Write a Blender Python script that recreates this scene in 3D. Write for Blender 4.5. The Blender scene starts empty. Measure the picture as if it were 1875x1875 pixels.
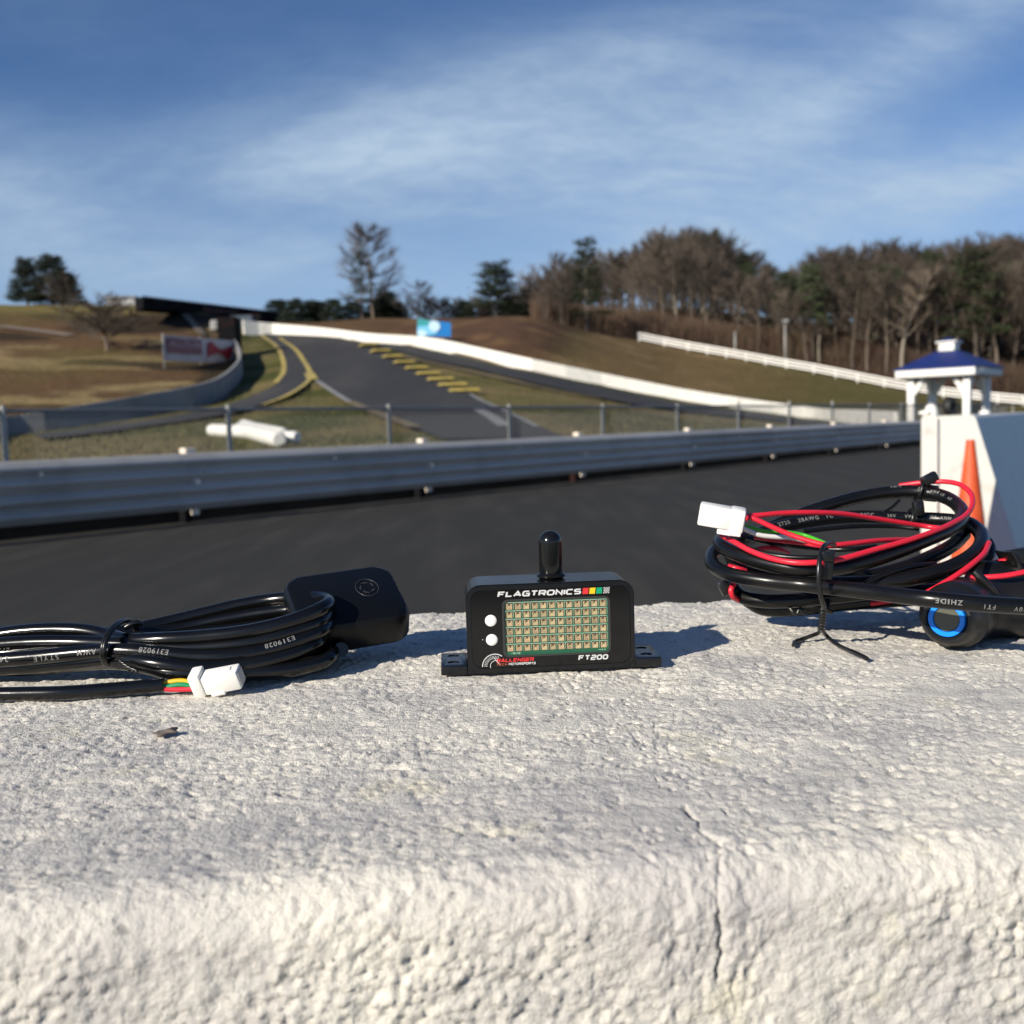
import bpy, bmesh, math, random
import numpy as np
from mathutils import Vector, Matrix
random.seed(7); rng = np.random.default_rng(11)
SC = bpy.context.scene; COL = SC.collection
R = math.radians
# ------------------------------------------------------------------ camera
F = 1944.0; CX = 937.5; PITCH = R(4.59); ROLL = 0.030
CAM = Vector((0, 0, 1.05)); WALLZ = 1.05 - 0.1173
fwd = Vector((0, math.cos(PITCH), -math.sin(PITCH)))
up0 = Vector((0, math.sin(PITCH), math.cos(PITCH))); rt0 = Vector((1, 0, 0))
rt = rt0 * math.cos(ROLL) - up0 * math.sin(ROLL); up = rt0 * math.sin(ROLL) + up0 * math.cos(ROLL)
cd = bpy.data.cameras.new('camera'); cam = bpy.data.objects.new('camera', cd); COL.objects.link(cam)
m = Matrix((rt, up, -fwd)).transposed().to_4x4(); m.translation = CAM; cam.matrix_world = m
cd.sensor_width = 36; cd.lens = F / 1875 * 36; cd.clip_start = 0.02; cd.clip_end = 6000
cd.dof.use_dof = True; cd.dof.focus_distance = 0.49; cd.dof.aperture_fstop = 16.5
SC.camera = cam
# ------------------------------------------------------------------ world and sun
SUN_EL = R(26); SUN_AZ = R(45)          # light travels towards +X+Y
w = bpy.data.worlds.new('World'); SC.world = w; w.use_nodes = True
nt = w.node_tree; N = nt.nodes; L = nt.links
for n in list(N): N.remove(n)
def nd(tree, t, **kw):
    n = tree.nodes.new(t)
    for k, v in kw.items(): setattr(n, k, v)
    return n
out = nd(nt, 'ShaderNodeOutputWorld'); bg = nd(nt, 'ShaderNodeBackground')
sky = nd(nt, 'ShaderNodeTexSky', sky_type='NISHITA'); sky.sun_disc = False
sky.sun_elevation = SUN_EL; sky.sun_rotation = R(225); sky.altitude = 300; sky.air_density = 0.85; sky.dust_density = 0.0; sky.ozone_density = 2.6
tc = nd(nt, 'ShaderNodeTexCoord'); sx = nd(nt, 'ShaderNodeSeparateXYZ'); L.new(tc.outputs['Generated'], sx.inputs[0])
def math_(tree, op, a, b=None, clamp=False):
    n = nd(tree, 'ShaderNodeMath', operation=op, use_clamp=clamp)
    for i, v in enumerate((a, b)):
        if v is None: continue
        if isinstance(v, (int, float)): n.inputs[i].default_value = v
        else: tree.links.new(v, n.inputs[i])
    return n.outputs[0]
zz = math_(nt, 'ADD', math_(nt, 'MAXIMUM', sx.outputs[2], 0.0), 0.42)
px_ = math_(nt, 'DIVIDE', sx.outputs[0], zz); py_ = math_(nt, 'DIVIDE', sx.outputs[1], zz)
cb = nd(nt, 'ShaderNodeCombineXYZ'); L.new(px_, cb.inputs[0]); L.new(py_, cb.inputs[1])
def cloud(rot, scl, noise_scale, detail, dist, lo, hi, off=(0, 0, 0), rough=.6):
    mp = nd(nt, 'ShaderNodeMapping'); mp.inputs['Rotation'].default_value = (0, 0, rot); mp.inputs['Scale'].default_value = scl; mp.inputs['Location'].default_value = off
    L.new(cb.outputs[0], mp.inputs[0])
    nz = nd(nt, 'ShaderNodeTexNoise'); nz.inputs['Scale'].default_value = noise_scale; nz.inputs['Detail'].default_value = detail
    nz.inputs['Roughness'].default_value = rough; nz.inputs['Distortion'].default_value = dist
    L.new(mp.outputs[0], nz.inputs['Vector'])
    mr = nd(nt, 'ShaderNodeMapRange', interpolation_type='SMOOTHSTEP'); mr.inputs['From Min'].default_value = lo; mr.inputs['From Max'].default_value = hi
    L.new(nz.outputs['Fac'], mr.inputs['Value']); return mr.outputs[0]
c1 = cloud(R(35), (0.8, 1.3, 1), 1.25, 5, 0.5, 0.40, 0.62, (0.9, 0.35, 0), .5)
c2 = cloud(R(-28), (1.0, 2.0, 1), 1.9, 7, 0.7, 0.30, 0.72, (0.3, 4.2, 0), .58)
c3 = cloud(R(-40), (1.0, 2.0, 1), 16.0, 6, 0.3, 0.25, 0.75, (1.3, 0.2, 0), .6)
def wisp(px, py, la, lb, deg, wgt):
    """one broad soft streak of cirrus at a fixed place in the sky"""
    c = (fwd + rt * ((px - CX) / F) - up * ((py - CX) / F)).normalized(); e1 = rt - c * rt.dot(c); e1.normalize(); e2 = up - c * up.dot(c); e2.normalize()
    a_ = (e1 * math.cos(R(deg)) + e2 * math.sin(R(deg))) * (F / la); b_ = (e2 * math.cos(R(deg)) - e1 * math.sin(R(deg))) * (F / lb); sq = []
    for v in (a_, b_):
        dn = nd(nt, 'ShaderNodeVectorMath', operation='DOT_PRODUCT'); L.new(tc.outputs['Generated'], dn.inputs[0]); dn.inputs[1].default_value = v
        q = math_(nt, 'SUBTRACT', dn.outputs['Value'], v.dot(c)); sq.append(math_(nt, 'MULTIPLY', q, q))
    fr_ = nd(nt, 'ShaderNodeVectorMath', operation='DOT_PRODUCT'); L.new(tc.outputs['Generated'], fr_.inputs[0]); fr_.inputs[1].default_value = c
    g = math_(nt, 'EXPONENT', math_(nt, 'MULTIPLY', math_(nt, 'ADD', sq[0], sq[1]), -1.0))
    return math_(nt, 'MULTIPLY', math_(nt, 'MULTIPLY', g, wgt), math_(nt, 'GREATER_THAN', fr_.outputs['Value'], 0.0))
tot = math_(nt, 'MULTIPLY', c1, 0.12)
for w_ in ((540, 250, 300, 75, 14, .62), (1020, 170, 440, 105, 17, .62), (780, 330, 480, 90, 4, .50), (1320, 250, 400, 150, 22, .48), (1680, 350, 460, 75, 10, .75), (1740, 60, 320, 75, 22, .62), (0, 330, 130, 100, 0, .55), (380, 470, 420, 60, 0, .35)):
    tot = math_(nt, 'ADD', tot, wisp(*w_))
cc = math_(nt, 'MULTIPLY', tot, math_(nt, 'ADD', math_(nt, 'MULTIPLY', c2, 0.62), 0.52))
cc = math_(nt, 'MULTIPLY', cc, math_(nt, 'ADD', math_(nt, 'MULTIPLY', c3, 0.34), 0.80))
lowband = nd(nt, 'ShaderNodeMapRange', interpolation_type='SMOOTHSTEP'); lowband.inputs['From Min'].default_value = 0.30; lowband.inputs['From Max'].default_value = 0.02
L.new(sx.outputs[2], lowband.inputs['Value'])
cc = math_(nt, 'ADD', math_(nt, 'MULTIPLY', cc, 0.80), math_(nt, 'MULTIPLY', lowband.outputs[0], 0.56), True)
mx = nd(nt, 'ShaderNodeMix', data_type='RGBA'); L.new(cc, mx.inputs['Factor']); L.new(sky.outputs[0], mx.inputs['A'])
mx.inputs['B'].default_value = (8.6, 8.2, 8.0, 1)
tint = nd(nt, 'ShaderNodeMix', data_type='RGBA', blend_type='MULTIPLY'); tint.inputs['Factor'].default_value = 1; L.new(mx.outputs['Result'], tint.inputs['A']); tint.inputs['B'].default_value = (.63, .86, 1.13, 1)
L.new(tint.outputs['Result'], bg.inputs[0]); bg.inputs[1].default_value = 0.068; L.new(bg.outputs[0], out.inputs[0])
sd = bpy.data.lights.new('sun', 'SUN'); sd.energy = 5.0; sd.angle = R(0.6); sd.color = (1.0, 0.925, 0.80)
so = bpy.data.objects.new('sun', sd); COL.objects.link(so)
ldir = Vector((math.sin(SUN_AZ) * math.cos(SUN_EL), math.cos(SUN_AZ) * math.cos(SUN_EL), -math.sin(SUN_EL)))
so.rotation_euler = ldir.to_track_quat('-Z', 'Y').to_euler(); so.location = (-30, -30, 30)
SC.view_settings.view_transform = 'Standard'; SC.view_settings.look = 'None'; SC.view_settings.exposure = 0.28; SC.view_settings.gamma = 1
SC.view_settings.use_curve_mapping = False
SC.render.engine = 'CYCLES'; SC.cycles.use_denoising = True; SC.cycles.max_bounces = 6; SC.cycles.transparent_max_bounces = 12

# ------------------------------------------------------------------ helpers
def ray(px, py):
    return fwd + rt * ((px - CX) / F) - up * ((py - CX) / F)
def P(px, py, d): return CAM + ray(px, py) * d
def G(px, py, z=WALLZ):
    r = ray(px, py); return CAM + r * ((z - CAM.z) / r.z)
def proj(v):
    v = v - CAM; d = v.dot(fwd); return CX + F * v.dot(rt) / d, CX - F * v.dot(up) / d
def yh(px): return 809.5 - .03 * px
def mat(name, col, rough=.6, metal=0, spec=.5, bump=None, noise=None, coat=0, obj_rand=0):
    """noise = [(scale, detail, (colour), lo, hi)...] mixed over base; bump = [(scale, strength, distance)]"""
    mt = bpy.data.materials.new(name); mt.use_nodes = True; t = mt.node_tree; b = t.nodes['Principled BSDF']
    b.inputs['Base Color'].default_value = (*col, 1); b.inputs['Roughness'].default_value = rough; b.inputs['Metallic'].default_value = metal
    b.inputs['Specular IOR Level'].default_value = spec; b.inputs['Coat Weight'].default_value = coat
    co = nd(t, 'ShaderNodeTexCoord'); prev = None
    for i, ns in enumerate(noise or ()):
        sc, det, c, lo, hi = ns[:5]; vec = co.outputs['Object']
        if len(ns) > 5:
            mp = nd(t, 'ShaderNodeMapping'); mp.inputs['Scale'].default_value = ns[5]; mp.inputs['Rotation'].default_value = (0, 0, ns[6] if len(ns) > 6 else 0)
            t.links.new(vec, mp.inputs[0]); vec = mp.outputs[0]
        nz = nd(t, 'ShaderNodeTexNoise'); nz.inputs['Scale'].default_value = sc; nz.inputs['Detail'].default_value = det; nz.inputs['Roughness'].default_value = .6
        t.links.new(vec, nz.inputs['Vector'])
        mr = nd(t, 'ShaderNodeMapRange', interpolation_type='SMOOTHSTEP'); mr.inputs['From Min'].default_value = lo; mr.inputs['From Max'].default_value = hi
        t.links.new(nz.outputs['Fac'], mr.inputs['Value'])
        x = nd(t, 'ShaderNodeMix', data_type='RGBA'); t.links.new(mr.outputs[0], x.inputs['Factor'])
        if prev is None: x.inputs['A'].default_value = (*col, 1)
        else: t.links.new(prev, x.inputs['A'])
        x.inputs['B'].default_value = (*c, 1); prev = x.outputs['Result']
    if obj_rand:
        oi = nd(t, 'ShaderNodeObjectInfo'); mr = nd(t, 'ShaderNodeMapRange'); mr.inputs['To Min'].default_value = 1 - obj_rand; mr.inputs['To Max'].default_value = 1 + obj_rand
        t.links.new(oi.outputs['Random'], mr.inputs['Value'])
        x = nd(t, 'ShaderNodeMix', data_type='RGBA', blend_type='MULTIPLY'); x.inputs['Factor'].default_value = 1
        if prev is None: x.inputs['A'].default_value = (*col, 1)
        else: t.links.new(prev, x.inputs['A'])
        t.links.new(mr.outputs[0], x.inputs['B']); prev = x.outputs['Result']
    if prev is not None: t.links.new(prev, b.inputs['Base Color'])
    pn = None
    for sc, st, di in (bump or ()):
        nz = nd(t, 'ShaderNodeTexNoise'); nz.inputs['Scale'].default_value = sc; nz.inputs['Detail'].default_value = 6
        t.links.new(co.outputs['Object'], nz.inputs['Vector'])
        bp = nd(t, 'ShaderNodeBump'); bp.inputs['Strength'].default_value = st; bp.inputs['Distance'].default_value = di
        t.links.new(nz.outputs['Fac'], bp.inputs['Height'])
        if pn: t.links.new(pn, bp.inputs['Normal'])
        pn = bp.outputs[0]
    if pn: t.links.new(pn, b.inputs['Normal'])
    return mt
def tag(o, label=None, cat=None, group=None, kind=None):
    if label: o['label'] = label
    if cat: o['category'] = cat
    if group: o['group'] = group
    if kind: o['kind'] = kind
    return o
def empty(name, loc, label, cat, group=None, rz=0):
    o = bpy.data.objects.new(name, None); COL.objects.link(o); o.location = loc; o.rotation_euler = (0, 0, rz); o.empty_display_size = .05
    return tag(o, label, cat, group)
def child(o, parent, world=True):
    o.parent = parent
    if world: o.matrix_parent_inverse = (Matrix.Translation(parent.location) @ parent.rotation_euler.to_matrix().to_4x4()).inverted()
def link(name, me, mats=None, parent=None, world=True, smooth=True):
    o = bpy.data.objects.new(name, me); COL.objects.link(o)
    if mats is not None:
        for mm in (mats if isinstance(mats, (list, tuple)) else [mats]): me.materials.append(mm)
    if smooth:
        me.polygons.foreach_set('use_smooth', [True] * len(me.polygons))
    if parent is not None: child(o, parent, world)
    return o
def bm_mesh(bm, name='mesh', normals=True):
    if normals: bmesh.ops.recalc_face_normals(bm, faces=bm.faces)
    me = bpy.data.meshes.new(name); bm.to_mesh(me); bm.free(); return me
def raw(name, vs, fs):
    me = bpy.data.meshes.new(name); me.from_pydata([tuple(v) for v in vs], [], fs); me.update(); return me
def box_bm(bm, c, s, axes=None, bevel=0, seg=2, mi=0):
    ax = axes or (Vector((1, 0, 0)), Vector((0, 1, 0)), Vector((0, 0, 1)))
    c = Vector(c); vs = []
    for k in (-1, 1):
        for j in (-1, 1):
            for i in (-1, 1): vs.append(bm.verts.new(c + ax[0] * (i * s[0] / 2) + ax[1] * (j * s[1] / 2) + ax[2] * (k * s[2] / 2)))
    fs = [bm.faces.new([vs[q] for q in f]) for f in ((0, 2, 3, 1), (4, 5, 7, 6), (0, 1, 5, 4), (2, 6, 7, 3), (0, 4, 6, 2), (1, 3, 7, 5))]
    for f in fs: f.material_index = mi
    if bevel:
        es = list({e for f in fs for e in f.edges})
        bmesh.ops.bevel(bm, geom=es, offset=bevel, segments=seg, affect='EDGES', profile=.5)
    return fs
def box(name, c, s, m_, parent=None, axes=None, bevel=0, world=True, seg=2, smooth=False):
    bm = bmesh.new(); box_bm(bm, c, s, axes, bevel, seg); o = link(name, bm_mesh(bm, name), m_, parent, world, smooth=False)
    if bevel: auto_smooth(o)
    return o
def auto_smooth(o, ang=40):
    me = o.data; me.polygons.foreach_set('use_smooth', [True] * len(me.polygons))
    bm = bmesh.new(); bm.from_mesh(me)
    for e in bm.edges:
        if len(e.link_faces) == 2 and e.calc_face_angle(0) > R(ang): e.smooth = False
    bm.to_mesh(me); bm.free()
def catmull(pts, step):
    pts = [Vector(p) for p in pts]
    if len(pts) == 2: 
        return [pts[0].lerp(pts[1], i / 8) for i in range(9)]
    ext = [pts[0] * 2 - pts[1]] + pts + [pts[-1] * 2 - pts[-2]]; o = []
    for i in range(1, len(ext) - 2):
        p0, p1, p2, p3 = ext[i - 1:i + 3]; n = max(2, int((p2 - p1).length / step))
        d1 = max((p1 - p0).length, 1e-9) ** .5; d2 = max((p2 - p1).length, 1e-9) ** .5; d3 = max((p3 - p2).length, 1e-9) ** .5
        m1 = ((p1 - p0) / d1 - (p2 - p0) / (d1 + d2) + (p2 - p1) / d2) * d2; m2 = ((p2 - p1) / d2 - (p3 - p1) / (d2 + d3) + (p3 - p2) / d3) * d2
        for k in range(n):
            t = k / n; t2 = t * t; t3 = t2 * t
            o.append(p1 * (2 * t3 - 3 * t2 + 1) + m1 * (t3 - 2 * t2 + t) + p2 * (-2 * t3 + 3 * t2) + m2 * (t3 - t2))
    o.append(pts[-1]); return o
def sweep(path, r, n=12, caps=True, closed=False):
    """tube round a sampled path; r number or list; returns verts, faces"""
    path = [Vector(p) for p in path]; K = len(path); vs = []; fs = []
    T = []
    for i in range(K):
        a = path[(i - 1) % K] if (i or closed) else path[0]; b = path[(i + 1) % K] if (i < K - 1 or closed) else path[-1]
        T.append((b - a).normalized())
    ref = Vector((0, 0, 1)) if abs(T[0].z) < .9 else Vector((1, 0, 0)); nrm = (ref - T[0] * ref.dot(T[0])).normalized()
    for i in range(K):
        nrm = (nrm - T[i] * nrm.dot(T[i])).normalized(); bn = T[i].cross(nrm); rr = r[i] if isinstance(r, (list, tuple)) else r
        for k in range(n):
            a = 2 * math.pi * k / n; vs.append(path[i] + (nrm * math.cos(a) + bn * math.sin(a)) * rr)
    for i in range(K if closed else K - 1):
        for k in range(n):
            a = i * n + k; b = i * n + (k + 1) % n; c = ((i + 1) % K) * n + (k + 1) % n; d = ((i + 1) % K) * n + k
            fs.append((a, b, c, d))
    if caps and not closed:
        fs.append(tuple(range(n))[::-1]); fs.append(tuple((K - 1) * n + k for k in range(n)))
    return vs, fs
def tube(name, pts, r, m_, parent=None, n=12, step=.003, closed=False, smooth=True, path=None):
    path = path or catmull(pts, step); vs, fs = sweep(path, r, n, closed=closed)
    o = link(name, raw(name, vs, fs), m_, parent, smooth=smooth); auto_smooth(o, 60); o_path = path; return o, o_path
def multi(name, pieces, m_, parent=None, smooth=False):
    """pieces: list of (verts, faces) joined into one mesh"""
    V_ = []; F_ = []
    for vs, fs in pieces:
        k = len(V_); V_ += list(vs); F_ += [tuple(i + k for i in f) for f in fs]
    return link(name, raw(name, V_, F_), m_, parent, smooth=smooth)
def cyl(bm, base, top, r0, r1, n=16, mi=0, caps=True):
    base = Vector(base); top = Vector(top); T = (top - base).normalized(); ref = Vector((0, 0, 1)) if abs(T.z) < .9 else Vector((1, 0, 0))
    a_ = T.cross(ref).normalized(); b_ = T.cross(a_)
    lo = [bm.verts.new(base + (a_ * math.cos(2 * math.pi * k / n) + b_ * math.sin(2 * math.pi * k / n)) * r0) for k in range(n)]
    hi = [bm.verts.new(top + (a_ * math.cos(2 * math.pi * k / n) + b_ * math.sin(2 * math.pi * k / n)) * r1) for k in range(n)]
    for k in range(n):
        f = bm.faces.new((lo[k], lo[(k + 1) % n], hi[(k + 1) % n], hi[k])); f.material_index = mi
    if caps:
        f = bm.faces.new(lo[::-1]); f.material_index = mi; f = bm.faces.new(hi); f.material_index = mi
def lathe_bm(bm, origin, axis, prof, n=32):
    """prof: (radius, height) list"""
    axis = Vector(axis).normalized(); ref = Vector((0, 0, 1)) if abs(axis.z) < .9 else Vector((1, 0, 0)); a_ = axis.cross(ref).normalized(); b_ = axis.cross(a_); rings = []
    for r_, h_ in prof:
        c = Vector(origin) + axis * h_
        rings.append([bm.verts.new(c)] if r_ < 1e-7 else [bm.verts.new(c + (a_ * math.cos(2 * math.pi * k / n) + b_ * math.sin(2 * math.pi * k / n)) * r_) for k in range(n)])
    for i in range(len(rings) - 1):
        A, B = rings[i], rings[i + 1]
        for k in range(n):
            a0, a1 = A[k % len(A)], A[(k + 1) % len(A)]; b0, b1 = B[k % len(B)], B[(k + 1) % len(B)]
            q = []
            for v in (a0, a1, b1, b0):
                if v not in q: q.append(v)
            if len(q) > 2: bm.faces.new(q)
def lathe(name, origin, axis, prof, m_, parent=None, n=32, world=True):
    bm = bmesh.new(); lathe_bm(bm, origin, axis, prof, n); o = link(name, bm_mesh(bm, name), m_, parent, world); auto_smooth(o, 35); return o

# numpy noise ---------------------------------------------------------------
def hash2(ix, iy, seed):
    h = (ix.astype(np.int64) * 374761393 + iy.astype(np.int64) * 668265263 + seed * 1442695041) & 0xffffffff
    h = ((h ^ (h >> 13)) * 1274126177) & 0xffffffff
    return ((h ^ (h >> 16)) & 0xffffff) / 16777215.0
def vnoise(x, y, seed=0):
    ix = np.floor(x); iy = np.floor(y); fx = x - ix; fy = y - iy; fx = fx * fx * (3 - 2 * fx); fy = fy * fy * (3 - 2 * fy)
    a = hash2(ix, iy, seed); b = hash2(ix + 1, iy, seed); c = hash2(ix, iy + 1, seed); d = hash2(ix + 1, iy + 1, seed)
    return (a * (1 - fx) + b * fx) * (1 - fy) + (c * (1 - fx) + d * fx) * fy
def fbm(x, y, octv=4, seed=0, gain=.5):
    s = 0; a = 1; t = 0
    for o in range(octv):
        s = s + a * vnoise(x * 2 ** o + 17.3 * o, y * 2 ** o - 9.1 * o, seed + o); t += a; a *= gain
    return s / t
def worley(x, y, seed=0):
    ix = np.floor(x); iy = np.floor(y); best = np.full(x.shape, 9.0)
    for dx in (-1, 0, 1):
        for dy in (-1, 0, 1):
            jx = ix + dx + hash2(ix + dx, iy + dy, seed); jy = iy + dy + hash2(ix + dx, iy + dy, seed + 5)
            best = np.minimum(best, (jx - x) ** 2 + (jy - y) ** 2)
    return np.sqrt(best)
def sstep(a, b, x):
    t = np.clip((x - a) / (b - a), 0, 1); return t * t * (3 - 2 * t)

# ------------------------------------------------------------------ materials
M = {}
M['asphalt'] = mat('asphalt', (.034, .033, .030), .88, spec=.18, noise=[(3, 6, (.050, .048, .043), .42, .72, (1, .12, 1), R(-52)), (60, 3, (.04, .04, .04), .5, .8)], bump=[(90, .35, .01), (400, .3, .004)])
M['road_far'] = mat('road_far', (.046, .046, .048), .9, spec=.15, noise=[(.25, 5, (.072, .069, .066), .4, .75, (1, .12, 1), R(15))])
M['yellow'] = mat('yellow_paint', (.47, .36, .09), .7, noise=[(1.2, 4, (.20, .16, .07), .42, .7)])
M['white_paint'] = mat('white_line', (.26, .255, .245), .7, noise=[(.8, 4, (.16, .16, .16), .45, .75)])
M['white_wall'] = mat('white_painted_concrete', (.80, .77, .70), .75, noise=[(1.5, 5, (.62, .59, .52), .5, .8), (8, 4, (.5, .48, .43), .68, .85)], bump=[(20, .2, .02)])
M['grey_wall'] = mat('weathered_concrete', (.28, .275, .27), .8, noise=[(.6, 5, (.19, .19, .185), .45, .75)])
M['galv'] = mat('galvanised_steel', (.50, .48, .45), .5, .15, noise=[(1.2, 3, (.40, .385, .36), .45, .75)], bump=[(8, .12, .012)], obj_rand=.12)
M['post_grey'] = mat('fence_pipe', (.36, .355, .33), .55, .3)
M['wire'] = mat('fence_wire', (.22, .23, .24), .5, .5)
M['bolt'] = mat('bright_wood_block', (.78, .68, .56), .7)
M['bolt2'] = mat('zinc_bolt', (.75, .72, .68), .4, .4)
M['white'] = mat('white_paint', (.82, .80, .75), .45, bump=[(6, .1, .02)])
M['white_plastic'] = mat('white_wrap', (.84, .82, .76), .5, bump=[(5, .3, .03)])
M['blue_roof'] = mat('blue_roof', (.009, .020, .115), .55, noise=[(2, 4, (.014, .030, .155), .4, .8)])
M['blue_plastic'] = mat('blue_plastic', (.06, .10, .35), .5)
M['cone'] = mat('cone_orange', (.58, .075, .018), .55, noise=[(14, 4, (.74, .13, .035), .4, .7), (30, 4, (.45, .08, .03), .62, .8)])
M['rubber_black'] = mat('black_rubber', (.012, .012, .012), .6)
M['dark_steel'] = mat('dark_steel', (.006, .0065, .008), .9, .0, .1, noise=[(.4, 3, (.03, .012, .010), .55, .7)])
M['red_rust'] = mat('dark_red_paint', (.06, .012, .012), .7)
M['bark'] = mat('bark', (.115, .090, .068), .9, obj_rand=.35, bump=[(6, .5, .05)])
M['pale_bark'] = mat('pale_bark', (.27, .23, .18), .9, bump=[(6, .5, .05)])
M['twig'] = mat('twigs', (.080, .062, .047), .9, obj_rand=.45)
M['twig_grey'] = mat('grey_twigs', (.13, .11, .10), .9)
M['twig_pale'] = mat('pale_twigs', (.16, .125, .092), .9)
M['needle'] = mat('pine_needles', (.022, .034, .012), .85, noise=[(1.2, 4, (.042, .056, .018), .4, .7)], obj_rand=.3)
M['needle_dark'] = mat('cedar_needles', (.010, .018, .009), .85, noise=[(1.5, 4, (.02, .032, .014), .4, .7)])
M['brush'] = mat('dry_brush', (.085, .050, .034), .95, noise=[(.3, 4, (.12, .085, .05), .4, .7)])
# foreground
M['anod'] = mat('black_anodised_aluminium', (.0045, .005, .006), .27, 0, .55, bump=[(900, .05, .001)])
M['panel'] = mat('gloss_black_overlay', (.0055, .0055, .0055), .14, 0, .5)
M['ringm'] = mat('window_edge', (.035, .035, .033), .35)
M['abs'] = mat('matt_black_abs', (.0035, .004, .005), .36, 0, .25, bump=[(1500, .12, .0006)])
M['antenna'] = mat('antenna_plastic', (.006, .006, .006), .16, 0, .5, bump=[(250, .06, .001)])
M['pvc'] = mat('black_pvc_sheath', (.0035, .0035, .0036), .20, 0, .5, noise=[(30, 4, (.006, .006, .0055), .5, .8)], bump=[(160, .05, .001), (1200, .03, .0004)])
M['pvc2'] = mat('black_harness_sheath', (.0045, .0045, .0045), .29, 0, .42, noise=[(40, 4, (.008, .0075, .007), .5, .8)], bump=[(160, .05, .001), (1200, .05, .0004)])
M['tie'] = mat('black_nylon', (.008, .008, .008), .3)
M['red'] = mat('red_insulation', (.70, .018, .040), .38, bump=[(300, .05, .0006)])
M['green'] = mat('green_insulation', (.06, .42, .02), .4)
M['dgreen'] = mat('dark_green_insulation', (.0, .24, .09), .4)
M['yel'] = mat('yellow_insulation', (.75, .45, .02), .4)
M['wht'] = mat('white_insulation', (.80, .78, .74), .4)
M['nylon'] = mat('white_nylon_connector', (.84, .82, .77), .42, bump=[(400, .05, .0008)])
M['print'] = mat('white_print', (.20, .197, .19), .6)
M['printw'] = mat('logo_white', (.62, .62, .61), .5)
M['pred'] = mat('logo_red', (.65, .03, .03), .5); M['pyel'] = mat('logo_yellow', (.80, .52, .01), .5); M['pgrn'] = mat('logo_green', (.0, .32, .15), .5)
M['porg'] = mat('logo_orange', (.45, .09, .04), .5)
M['btn'] = mat('white_button', (.80, .79, .76), .45)
M['pcb'] = mat('circuit_board', (.012, .11, .055), .35)
M['silk'] = mat('mint_silkscreen', (.46, .66, .50), .5)
M['led_body'] = mat('led_housing', (.045, .035, .018), .5); M['led_cup'] = mat('led_cup', (.46, .36, .195), .45, obj_rand=.18)
M['led_die'] = mat('led_die', (.07, .03, .015), .5); M['led_pad'] = mat('led_pad', (.52, .44, .24), .4, .2, obj_rand=.2); M['led_pink'] = mat('led_pink', (.36, .22, .15), .5, obj_rand=.3)
M['ring_blue'] = mat('blue_ring', (.0, .24, .92), .35)
M['lens_grey'] = mat('button_face', (.085, .088, .062), .32)
M['hole'] = mat('hole_dark', (.002, .002, .002), .9)
gl = bpy.data.materials.new('clear_window'); gl.use_nodes = True; t = gl.node_tree
for n in list(t.nodes): t.nodes.remove(n)
o_ = nd(t, 'ShaderNodeOutputMaterial'); tr = nd(t, 'ShaderNodeBsdfTransparent'); gs = nd(t, 'ShaderNodeBsdfGlossy'); gs.inputs['Roughness'].default_value = .06
fr = nd(t, 'ShaderNodeFresnel'); fr.inputs[0].default_value = 1.35; ms = nd(t, 'ShaderNodeMixShader')
ge = nd(t, 'ShaderNodeNewGeometry'); t.links.new(math_(t, 'MULTIPLY', fr.outputs[0], math_(t, 'SUBTRACT', 1.0, ge.outputs['Backfacing'])), ms.inputs[0]); t.links.new(tr.outputs[0], ms.inputs[1]); t.links.new(gs.outputs[0], ms.inputs[2]); t.links.new(ms.outputs[0], o_.inputs[0]); M['glass'] = gl

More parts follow.
